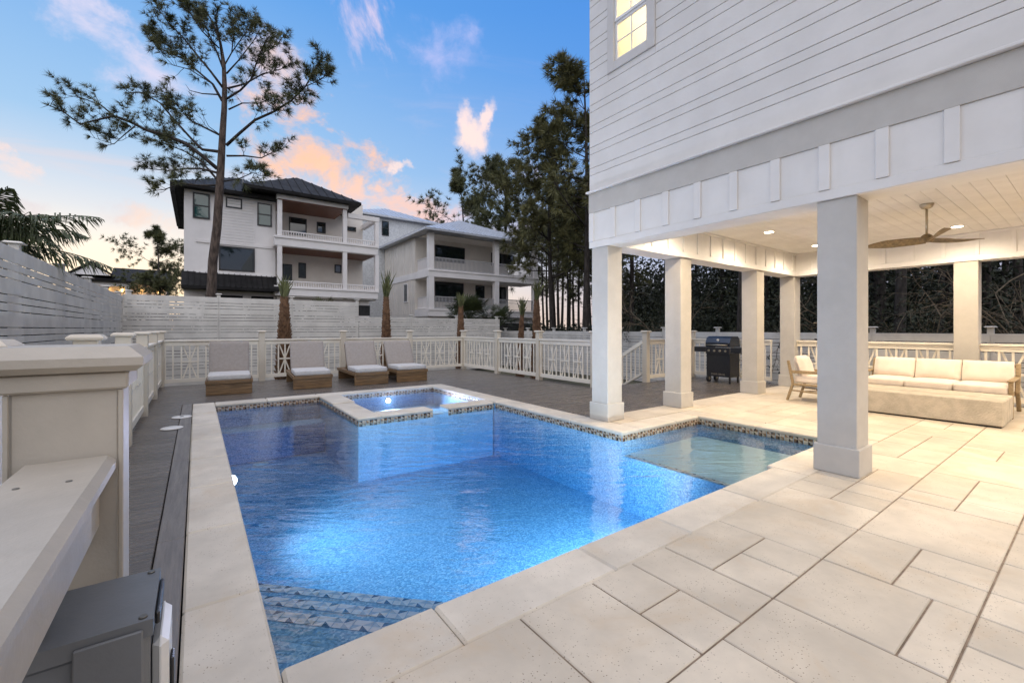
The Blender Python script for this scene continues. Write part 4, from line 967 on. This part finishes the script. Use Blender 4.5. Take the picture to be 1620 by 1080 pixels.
m = MB(); m.prism([(cx(107), -.5, za+.6), (cx(145), -.5, zg), (cx(181), -.5, za+.6), (cx(181), -.5, za+.85), (cx(145), -.5, zg+.3), (cx(107), -.5, za+.85)], (0, 9, 0)); m.build('gable_roof', ROOFB, hc)
m = MB(); m.prism([(cx(104), -.7, za+.22), (cx(104), 2.0, za+1.0), (cx(104), 2.0, za+.22)], (cx(190)-cx(104), 0, 0)); m.build('porch_roof', ROOFB, hc)
m = MB(); m.prism([(cx(170), .5, za+.22), (cx(170), 5, za+2.3), (cx(170), 9.5, za+.22)], (cx(268)-cx(170), 0, 0)); m.build('roof', ROOFB, hc)
for q0, q1, z0, z1 in ((148, 158, .9, 2.7), (183, 197, .3, 2.7), (226, 245, .9, 2.6)): Cc('window', cx(q0), cx(q1), 2.12, 2.19, z0, min(z1, za-.5), GLASS)
for q in (166, 190, 221, 250):
    m = MB(); m.lathe((cx(q), 1.98, za-1.0), [(.05, 0), (.11, .05), (.11, .30), (.05, .36)], 10); lo = m.build('wall_lamp', emis('porch_lamp', (1, .55, .18), 9) if 'porch_lamp' not in MATS else MATS['porch_lamp'], hc)
    lamp('porch_lamp_light', 'POINT', (cx(q), 1.6, za-.9), 7, (1, .6, .28), hc, shadow_soft_size=.1)

# ================================================================== VEGETATION
class Leaf:
    """collects thin triangles / quads as one foliage mesh"""
    def __init__(s): s.v = []; s.f = []
    def tri(s, a, b, c): k = len(s.v); s.v += [tuple(a), tuple(b), tuple(c)]; s.f.append((k, k+1, k+2))
    def quad(s, a, b, c, d): k = len(s.v); s.v += [tuple(a), tuple(b), tuple(c), tuple(d)]; s.f.append((k, k+1, k+2, k+3))
    def mesh(s, name, mat):
        me = bpy.data.meshes.new(name); me.from_pydata(s.v, [], s.f); me.materials.append(mat); return me
def rdir(rnd):
    while True:
        v = Vector((rnd.uniform(-1, 1), rnd.uniform(-1, 1), rnd.uniform(-1, 1)))
        if .05 < v.length < 1: return v.normalized()
def tuft(lf, rnd, c, d, size, n, wid=.05, spread=.9):
    """a pine needle brush at a twig end"""
    for _ in range(n):
        v = (d+rdir(rnd)*spread).normalized(); L_ = size*rnd.uniform(.65, 1.1); s = v.cross(rdir(rnd))
        if s.length < .05: continue
        s.normalize(); s *= size*wid
        b = c+v*size*.04; mid = c+v*L_*.5-Vector((0, 0, L_*.04))
        lf.tri(b-s, b+s, c+v*L_-Vector((0, 0, L_*.15)))
def twig(mb, lf, rnd, p, d, L_, r, tsize, tn, segs=3, tw=.05):
    pts = [p]; q = p.copy(); dd = d.copy()
    for i in range(segs):
        dd = (dd+rdir(rnd)*.28+Vector((0, 0, .12))).normalized(); q = q+dd*(L_/segs); pts.append(q.copy())
        if i >= segs//2: tuft(lf, rnd, q, dd, tsize*rnd.uniform(.8, 1.1), tn, tw)
    mb.tube(pts, [r*(1-.7*i/segs) for i in range(segs+1)], 3, False); return pts, dd

# ---- the tall pine behind the fence: limbs follow the photograph's branching, given depth
def big_pine():
    rnd = random.Random(5); d0 = 16.6; K = 1/3.0
    root = empty('pine_tree', atD(334, 470, d0)*1.0); O = Vector((root.location.x, root.location.y, GZ)); root.location = O
    tag(root, 'tall bare-limbed pine rising behind the tall fence against the sunset', 'pine tree')
    P = lambda x, y, dd=0.0: atD(x*K, y*K, d0+dd)-O
    tr = MB(); lf = Leaf(); br = MB()
    tp = [Vector((atD(333, 470, d0).x-O.x, atD(333, 470, d0).y-O.y, 0))]+[P(*q) for q in ((1003, 1404), (1010, 1240), (1030, 1080), (1042, 900), (1050, 760), (1056, 640), (1064, 520), (1066, 420), (1062, 300), (1045, 200), (1010, 110), (965, 30))]
    tr.tube(tp, [.185, .168, .160, .15, .14, .127, .113, .098, .085, .065, .045, .028, .013], 12)
    limbs = [([(1030, 800), (960, 740), (880, 680), (780, 640), (700, 620), (620, 580), (540, 550), (460, 570), (380, 590), (300, 530), (230, 500)], .095, -1.5),
        ([(640, 600), (590, 640), (540, 685), (430, 650)], .035, -1.0), ([(540, 550), (480, 500), (400, 470), (310, 450)], .04, -1.2),
        ([(1040, 720), (960, 710), (900, 650), (820, 560), (760, 490), (680, 440), (600, 440)], .075, 1.2), ([(1040, 640), (960, 600), (900, 570), (840, 500), (790, 470)], .05, -.8),
        ([(1030, 820), (950, 800), (880, 800), (800, 810), (690, 800)], .06, .9), ([(1028, 880), (940, 880), (860, 870), (780, 900), (720, 905)], .05, -1.2), ([(1028, 850), (960, 770), (880, 720), (780, 680), (700, 660)], .055, 2.0),
        ([(1055, 480), (1010, 400), (940, 340), (870, 280), (800, 250), (740, 220), (690, 130)], .065, 1.0), ([(1060, 420), (1000, 340), (950, 280), (870, 180), (800, 110), (750, 40)], .06, -1.2),
        ([(1060, 330), (1030, 250), (1000, 180), (930, 90), (870, 30)], .045, .8), ([(1075, 470), (1140, 430), (1190, 380), (1230, 260), (1260, 200), (1290, 160)], .055, -.9),
        ([(1080, 420), (1160, 400), (1250, 350), (1330, 330), (1400, 300)], .05, 1.2), ([(1075, 690), (1140, 630), (1210, 570), (1300, 530), (1380, 480), (1450, 410), (1490, 340), (1530, 280)], .075, -1.4),
        ([(1450, 410), (1500, 390), (1550, 360)], .03, -1.6), ([(1380, 480), (1410, 500), (1445, 480)], .025, -1.2), ([(1085, 520), (1150, 490), (1230, 490), (1310, 455)], .04, 1.0),
        ([(1075, 740), (1160, 740), (1240, 750), (1300, 720), (1355, 700)], .05, 1.0), ([(1065, 860), (1130, 850), (1200, 820), (1250, 840)], .04, -.9),
        ([(1060, 320), (1100, 250), (1110, 150), (1130, 80)], .04, 1.0), ([(1055, 300), (1040, 180), (1020, 80), (1050, 20)], .04, -1.0), ([(1075, 350), (1130, 290), (1200, 200), (1240, 130)], .045, .6),
        ([(1010, 400), (900, 330), (820, 310), (760, 250)], .03, -1.4), ([(1040, 230), (960, 150), (900, 60), (830, 20)], .035, -1.2), ([(1230, 260), (1310, 220), (1330, 190)], .025, .6), ([(1000, 180), (960, 90), (930, 20)], .025, -.5), ([(1100, 250), (1170, 150), (1180, 80)], .03, .5), ([(870, 180), (800, 170), (740, 140)], .022, -.6)]
    dead = [([(1042, 450), (960, 445), (900, 430), (880, 400)], .03, .3), ([(1044, 640), (990, 600), (960, 540)], .02, -.3)]
    for pl, r0, dep in limbs:
        n = len(pl); pts = [P(x, y, dep*(i/(n-1))**1.0+rnd.uniform(-.08, .08)) for i, (x, y) in enumerate(pl)]
        r0 *= .78; br.tube(pts, [r0*(1-.8*i/(n-1)) for i in range(n)], 6)
        tot = sum((b-a).length for a, b in zip(pts, pts[1:])); acc = 0
        for i, (a, b) in enumerate(zip(pts, pts[1:])):
            seg = (b-a).length; k = max(1, int(seg/.125))
            for j in range(k):
                f = (acc+seg*(j+rnd.random())/k)/tot
                if f < .22 or rnd.random() < (.4 if f < .45 else .02): continue
                p = a.lerp(b, (j+rnd.random())/k); along = (b-a).normalized()
                d = (along*.7+rdir(rnd)*.9+Vector((0, 0, .35))).normalized()
                L_ = rnd.uniform(.3, .85)*(1.15-f*.5)
                tp_, de = twig(br, lf, rnd, p, d, L_, .011, .29, 26, 4, .026)
                for _ in range(rnd.choice((2, 2, 3))):
                    q = tp_[rnd.choice((1, 2, 3))]; twig(br, lf, rnd, q, (de+rdir(rnd)*.9).normalized(), L_*.55, .008, .28, 24, 3, .026)
            acc += seg
        tuft(lf, rnd, pts[-1], (pts[-1]-pts[-2]).normalized(), .26, 18)
    for pl, r0, dep in dead:
        pts = [P(x, y, dep*i/len(pl)) for i, (x, y) in enumerate(pl)]; br.tube(pts, [r0*(1-.85*i/(len(pl)-1)) for i in range(len(pl))], 5)
    tr.build('trunk', BARK, root); br.build('limbs', BARKD, root); link('crown', lf.mesh('crown', NEEDLE), root)
big_pine()

# ---- generic wood pines, several variants
def pine_variant(seed, h, start, spread, ntw, nmat, tsize=.34, tn=11, lean=.02, r=.2):
    rnd = random.Random(seed); tr = MB(); br = MB(); lf = Leaf()
    lx, ly = rnd.uniform(-lean, lean)*h, rnd.uniform(-lean, lean)*h
    def T(f): return Vector((lx*f*f+.12*math.sin(f*5+seed), ly*f*f+.10*math.cos(f*4+seed)-.10*math.cos(seed), h*f))
    tr.tube([T(i/9) for i in range(10)], [r*(1-.85*(i/9)**1.2) for i in range(10)], 8)
    nb = int(26*(1-start)*h/9)
    for i in range(nb):
        f = start+(1-start)*(i+rnd.random())/nb; p = T(min(f, .99)); a = rnd.uniform(0, 2*math.pi); g = (f-start)/(1-start)
        L_ = spread*rnd.uniform(.55, 1.1)*(.55+.6*math.sin(math.pi*(.18+.78*g)))*(1-.45*g)
        if rnd.random() < .12: L_ *= 1.4
        d = Vector((math.cos(a), math.sin(a), rnd.uniform(-.05, .35)+.5*g)).normalized(); pts = [p]; q = p.copy()
        for s in range(4):
            d = (d+rdir(rnd)*.22+Vector((0, 0, .08))).normalized(); q = q+d*L_/4; pts.append(q.copy())
        br.tube(pts, [.055*(1-.8*s/4)*(1.2-g) for s in range(5)], 4, False)
        for s in range(ntw):
            k = rnd.randint(1, 3); t = rnd.random(); pp = pts[k].lerp(pts[k+1], t); td = (d*.5+rdir(rnd)*.9+Vector((0, 0, .25))).normalized()
            twig(br, lf, rnd, pp, td, rnd.uniform(.35, .9)*L_*.4, .014, tsize, tn, 3, .04)
        tuft(lf, rnd, pts[-1], d, tsize*1.2, tn+4, .04)
    for i in range(8):                                         # dead stubs on the bare trunk
        f = rnd.uniform(.2, start); p = T(f); a = rnd.uniform(0, 6.28); e = p+Vector((math.cos(a), math.sin(a), rnd.uniform(-.3, .2)))*rnd.uniform(.3, 1.1); br.tube([p, (p+e)/2+Vector((0, 0, .05)), e], [.02, .012, .004], 3, False)
    return tr.mesh('trunk', BARKD), br.mesh('limbs', BARKD), lf.mesh('crown', nmat)
PV = [pine_variant(11, 16, .34, 4.2, 19, NEEDLED, .52, 26, r=.19), pine_variant(12, 18, .55, 2.8, 11, NEEDLED, .5, 20, r=.18), pine_variant(13, 15, .36, 4.4, 19, NEEDLED, .52, 26, r=.20), pine_variant(14, 17, .64, 2.3, 10, NEEDLED, .5, 18, r=.13, lean=.03), pine_variant(15, 11, .34, 3.6, 30, NEEDLE, .46, 26, r=.16)]
def wood_pine(x, y, var, s, rot, label, group=None, zs=1.0):
    t = empty('pine_tree', (x, y, GZ), rot); t.scale = (s, s, s*zs); tag(t, label, 'pine tree', group)
    for nm, me in zip(('trunk', 'limbs', 'crown'), PV[var]): link(nm, me, t)
    return t
def at_px(px, d): p = atD(px, 520, d); return p.x, p.y
wood_pine(*at_px(872, 24.5), 0, .90, 2.2, 'broad pine leaning over the grey-roofed house from the wood edge', zs=.92)
wood_pine(*at_px(925, 22), 2, .97, .6, 'tallest near pine rising at the corner of the lap-sided house', zs=1.0)
wood_pine(*at_px(800, 46), 4, 1.62, 1.0, 'round-crowned pine standing behind the light metal hip roof', zs=1.1)
wood_pine(*at_px(735, 58), 4, 1.72, 3.0, 'far thin pine showing above the ridge of the light metal roof', zs=1.13)
wood_pine(*at_px(252, 44), 4, .93, 4.0, 'dark pine between the far gabled house and the black-roofed house', zs=1.12)
wood_pine(*at_px(276, 52), 3, .52, 4.0, 'slim pine beside the wall of the black-roofed house', zs=1.0)
rw = random.Random(99)
spots = [(860, 30), (884, 34), (897, 27), (908, 38), (916, 31), (934, 29), (946, 26), (878, 42), (901, 47), (926, 44), (866, 52), (889, 55), (940, 40), (955, 33)]
for i in range(34):
    px = rw.uniform(960, 1660); X = rw.uniform(16.5, 36); r_ = ray(px, 520); d = X/r_.x; spots.append((px, d))
PL = [('slender straight pine between the balcony house and the lap-sided house', 'slender pines beside the balcony house'), ('dark pine seen between the porch columns beyond the grill', 'pines beyond the grill'), ('dark pine beyond the low fence behind the sofa', 'pines behind the sofa')]
for i, (px, d) in enumerate(spots):
    x, y = at_px(px, d)
    wood_pine(x, y, [3, 1, 3, 0, 1, 3, 2][i % 7], (rw.uniform(.58, .76)*max(1, d/32) if px < 958 else rw.uniform(.8, 1.12)), rw.uniform(0, 6.28), *PL[0 if px < 958 else 1 if px < 1290 else 2])

# ---- undergrowth of the wood: one mass of leaves
def undergrowth():
    rnd = random.Random(17); lf = Leaf()
    def clump(c, r, h, n, s):
        for _ in range(n):
            v = rdir(rnd); rr = rnd.random()**.4; p = Vector((c.x+v.x*r*rr, c.y+v.y*r*rr, c.z+(v.z*.5+.5)*h*(.3+.7*rr)))
            a = rdir(rnd)*s*rnd.uniform(.6, 1.2); b = a.cross(rdir(rnd)); 
            if b.length < .01: continue
            b = b.normalized()*s*.45
            lf.quad(p-a, p+b, p+a, p-b)
    for _ in range(230):                                       # low shrubs right behind the fence
        y = rnd.uniform(-5, 24); x = rnd.uniform(14.2, 19); clump(Vector((x, y, GZ)), rnd.uniform(.7, 1.5), rnd.uniform(1.0, 2.9), 320, .05)
    for _ in range(300):                                       # taller brush
        x = rnd.uniform(18, 30); y = rnd.uniform(-9, .72*x); clump(Vector((x, y, GZ)), rnd.uniform(1.3, 2.6), rnd.uniform(3, 7.0), 260, .095)
    for _ in range(330):                                       # far brush closing the view under the porch
        x = rnd.uniform(31, 44); y = rnd.uniform(-14, .84*x); clump(Vector((x, y, GZ)), rnd.uniform(2.2, 3.6), rnd.uniform(5, 11), 330, .20)
    for _ in range(70):                                        # low brush between house B and the wood
        px = rnd.uniform(835, 960); d = rnd.uniform(24, 60); x, y = at_px(px, d); clump(Vector((x, y, GZ)), rnd.uniform(1.2, 2.4), rnd.uniform(1.2, 2.6), 150, .16)
    for _ in range(150):                                        # hedge behind the side fence
        clump(Vector((rnd.uniform(-2.75, -2.5), rnd.uniform(1, 17.5), GZ)), .5, rnd.uniform(2.95, 3.15), 240, .10)
    for _ in range(110):                                        # and behind the back fence
        x = rnd.uniform(-2, 11.5); clump(Vector((x, rnd.uniform(18.05, 18.3), GZ)), .5, rnd.uniform(2.8, 2.95) if x < 4.6 else rnd.uniform(2.2, 2.38), 240, .10)
    for _ in range(40):                                        # shrubs beyond the left fence corner
        px = rnd.uniform(20, 290); d = rnd.uniform(26, 40); x, y = at_px(px, d); clump(Vector((x, y, GZ)), rnd.uniform(1.2, 2.0), rnd.uniform(1.6, 2.9), 140, .14)
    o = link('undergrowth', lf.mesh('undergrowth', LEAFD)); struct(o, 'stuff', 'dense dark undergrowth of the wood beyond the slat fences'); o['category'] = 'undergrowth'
undergrowth()

# ---- bare twiggy shrubs lit by the porch behind the low fence
TWIGM = pbr('pale_twig', (.17, .13, .085), .9, .2, 8)
def bare_shrub(x, y, seed, label, n=7, L0=3.2):
    rnd = random.Random(seed); m = MB(); lf = Leaf()
    def grow(p, d, L_, r, lev):
        pts = [p]; q = p.copy(); dd = d.copy()
        for s in range(5):
            dd = (dd+rdir(rnd)*.24+Vector((0, 0, -.04*lev))).normalized(); q = q+dd*L_/5; pts.append(q.copy())
        m.tube(pts, [r*(1-.75*s/5) for s in range(6)], 4, False)
        if lev < 3:
            for _ in range(4): k = rnd.randint(1, 5); grow(pts[k], (dd+rdir(rnd)*.95).normalized(), L_*rnd.uniform(.45, .7), r*.5, lev+1)
        else:
            for _ in range(5):
                p_ = pts[rnd.randint(2, 5)]+rdir(rnd)*.08; a = rdir(rnd)*.05; b = a.cross(rdir(rnd))*.5; lf.quad(p_-a, p_+b, p_+a, p_-b)
    for i in range(n): a = rnd.uniform(0, 6.28); grow(Vector((0, 0, 0)), Vector((math.cos(a)*.8, math.sin(a)*.8, rnd.uniform(.7, 1.4))).normalized(), L0*rnd.uniform(.7, 1.1), .045, 0)
    o = empty('bare_shrub', (x, y, GZ)); tag(o, label, 'shrub'); m.build('branches', TWIGM, o); link('leaves', lf.mesh('leaves', LEAFD), o)
bare_shrub(15.2, 3.3, 1, 'twiggy half-bare shrub arching behind the low fence above the sofa'); bare_shrub(14.9, 1.0, 2, 'twiggy half-bare shrub beyond the low fence past the last porch column'); bare_shrub(15.0, 9.3, 3, 'thin twiggy shrub seen between the first two porch columns', 4, 2.4)

# ---- planted palms with lattice boots and tied leaf bundles
def booted_palm(x, y, ztop, zleaf, rad, label, seed, base=GZ, bend=0.0):
    rnd = random.Random(seed); h = ztop-base; o = empty('palm_tree', (x, y, base)); tag(o, label, 'palm tree', None)
    def ax(f): return Vector((bend*f*f, -bend*.5*f*f, h*f))
    def rr(f): return rad*(1.0-.66*f**1.5)
    m = MB(); m.tube([ax(i/8) for i in range(9)], [rr(i/8)*.72 for i in range(9)], 12); m.build('trunk', BOOT, o)
    bt = MB(); rows = int(h/.085)
    for i in range(rows):
        f = (i+.3)/rows; k = 9
        for j in range(k):
            a = 2*math.pi*(j+.5*(i % 2))/k+rnd.uniform(-.08, .08); c = ax(f); R_ = rr(f); u = Vector((math.cos(a), math.sin(a), 0)); t = Vector((-u.y, u.x, 0)); w = R_*.36; H_ = .15*rnd.uniform(.8, 1.15)
            p0 = c+u*R_*.68; p1 = c+u*R_*rnd.uniform(.95, 1.12)+Vector((0, 0, H_))
            bt.prism([p0-t*w, p0+t*w, p1+t*w*.45, p1-t*w*.45], u*.022)
    bt.build('boots', BOOT, o)
    lf = Leaf(); hl = zleaf-ztop
    for i in range(46):
        a = rnd.uniform(0, 6.28); sp_ = abs(rnd.gauss(.10, .10)); d = Vector((math.cos(a)*sp_, math.sin(a)*sp_, 1)).normalized(); p = ax(1)+Vector((rnd.uniform(-1, 1), rnd.uniform(-1, 1), 0))*rad*.3; L_ = hl*rnd.uniform(.6, 1.25)
        s = d.cross(Vector((math.cos(a+1.5), math.sin(a+1.5), 0))).normalized()*.022; m2 = p+d*L_*.6; tip = p+d*L_+Vector((math.cos(a), math.sin(a), 0))*rnd.uniform(0, .12)
        lf.quad(p-s*.6, p+s*.6, m2+s*1.2, m2-s*1.2); lf.tri(m2-s*1.2, m2+s*1.2, tip)
    link('leaf_bundle', lf.mesh('leaf_bundle', FRONDY), o); return o
p = onY(450, 533, 14.5); booted_palm(p.x, 14.5, onY(450, 474, 14.5).z, onY(450, 440, 14.5).z, .255, 'thick booted palm trunk behind the second sun lounger', 1)
p = onY(611, 533, 14.5); booted_palm(p.x, 14.5, onY(611, 474, 14.5).z, onY(611, 432, 14.5).z, .20, 'slender booted palm trunk behind the last two sun loungers', 2, bend=.0)
p = onY(729, 533, 14.5); booted_palm(p.x, 14.5, onY(729, 488, 14.5).z, onY(729, 466, 14.5).z, .19, 'short booted palm at the railing corner in front of the fan-leaved bush', 3)
p = onX(823, 525, 9.7); booted_palm(p.x, p.y, onX(823, 502, 9.7).z, onX(823, 473, 9.7).z, .15, 'smallest booted palm, thin, against the dark undercroft', 4, bend=.06)
p = onX(849, 525, 9.3); booted_palm(p.x, p.y, onX(849, 478, 9.3).z, onX(849, 444, 9.3).z, .20, 'booted palm beside the middle post of the side railing', 5)
# ---- fan-leaved bush behind the low fence
def fan_bush(c, r, n, label, seed, mat=FROND):
    rnd = random.Random(seed); o = empty('palmetto_bush', c); tag(o, label, 'bush'); lf = Leaf(); st = MB()
    for i in range(n):
        a = rnd.uniform(0, 6.28); e = rnd.uniform(.1, 1.35); d = Vector((math.cos(a)*math.cos(e), math.sin(a)*math.cos(e), math.sin(e))); L_ = r*rnd.uniform(.55, .95); p = d*L_
        st.tube([(0, 0, 0), d*L_*.5+Vector((0, 0, .06)), p], [.012, .010, .006], 3, False)
        u = d.cross(Vector((0, 0, 1)));  u = u.normalized() if u.length > .05 else Vector((1, 0, 0)); w = u.cross(d)
        for k in range(15):
            t = (k/14-.5)*R(215); v = d*math.cos(t)+u*math.sin(t)+w*rnd.uniform(-.1, .1); q = p+v*r*.42; s = v.cross(w).normalized()*r*.022; mid = p+v*r*.22
            lf.quad(p, mid+s, q-Vector((0, 0, r*.06)), mid-s)
    st.build('stalks', FROND, o); link('fans', lf.mesh('fans', mat), o)
q = atD(742, 520, 22.5); fan_bush(Vector((q.x, q.y, 1.65)), 1.3, 70, 'green fan-leaved palmetto bush above the lower slat fence', 3)
q = atD(790, 520, 23); fan_bush(Vector((q.x, q.y, 1.45)), 1.0, 40, 'darker small palmetto bush at the end of the lower slat fence', 4)
q = onY(512, 480, 18.6); fan_bush(Vector((q.x, 18.6, 1.75)), .75, 26, 'olive palmetto tips peeking over the tall fence below the balconies', 6, FRONDY)

# ---- feather palm drooping over the left fence
def feather_palm():
    rnd = random.Random(8); d0 = 6.6; c = atD(-60, 398, d0); o = empty('palm_tree', (c.x, c.y, GZ)); tag(o, 'dark feather palm drooping over the tall side fence', 'palm tree'); O = Vector((c.x, c.y, GZ)); top = c-O
    m = MB(); m.tube([(0, 0, 0), (0, 0, top.z*.5), top], [.17, .13, .11], 10); m.build('trunk', BARKD, o)
    st = MB(); lf = Leaf()
    right = Vector((CS, -SN, 0)); fwd = Vector((SN, CS, 0))
    fr = [(.95, .10, .75, 2.15, .9), (.8, -.25, 1.0, 1.9, 1.2), (.6, .5, 1.25, 1.7, .9), (.35, -.4, 1.5, 1.6, .8), (.15, .3, 1.8, 1.7, .7), (-.4, .2, 1.5, 1.9, .9), (-.8, -.3, .9, 2.0, 1.0), (.3, .9, .9, 2.0, 1.0), (.2, -.9, .8, 1.8, 1.0), (-.3, .9, .6, 2, 1), (.75, .45, .35, 1.7, .9), (.7, -.5, .5, 1.5, 1.0), (.5, .1, 1.5, 1.5, .5), (.9, .2, 1.1, 1.6, 1.3)]
    for rx, ry, uz, L_, droop in fr:
        d = (right*rx+fwd*ry+Vector((0, 0, uz))).normalized(); pts = []; n = 14
        for i in range(n+1):
            s = i/n; pts.append(top+d*L_*s+Vector((0, 0, -droop*.85*(s**2.1)))+right*rx*.25*s*s)
        st.tube(pts, [.02*(1-.85*i/n)+.002 for i in range(n+1)], 4, False)
        for i in range(4, n*4+1):
            s = i/(n*4); k = min(n-1, int(s*n)); p = pts[k].lerp(pts[k+1], s*n-k); t = (pts[k+1]-pts[k]).normalized(); side = t.cross(Vector((0, 0, 1)))
            side = side.normalized() if side.length > .05 else right
            for sg in (-1, 1):
                ll = .52*math.sin(math.pi*min(1, .12+s*.86))*rnd.uniform(.75, 1.1)+.06; v = (side*sg*rnd.uniform(.5, .8)+t*.55+Vector((0, 0, rnd.uniform(-.55, .0)))).normalized(); mid = p+v*ll*.55; q = p+v*ll*.85+Vector((0, 0, -ll*rnd.uniform(.25, .5))); w = t*.014
                lf.quad(p-w*.6, p+w*.6, mid+w, mid-w); lf.tri(mid-w, mid+w, q)
    st.build('stems', FROND, o); link('fronds', lf.mesh('fronds', FROND), o)
feather_palm()
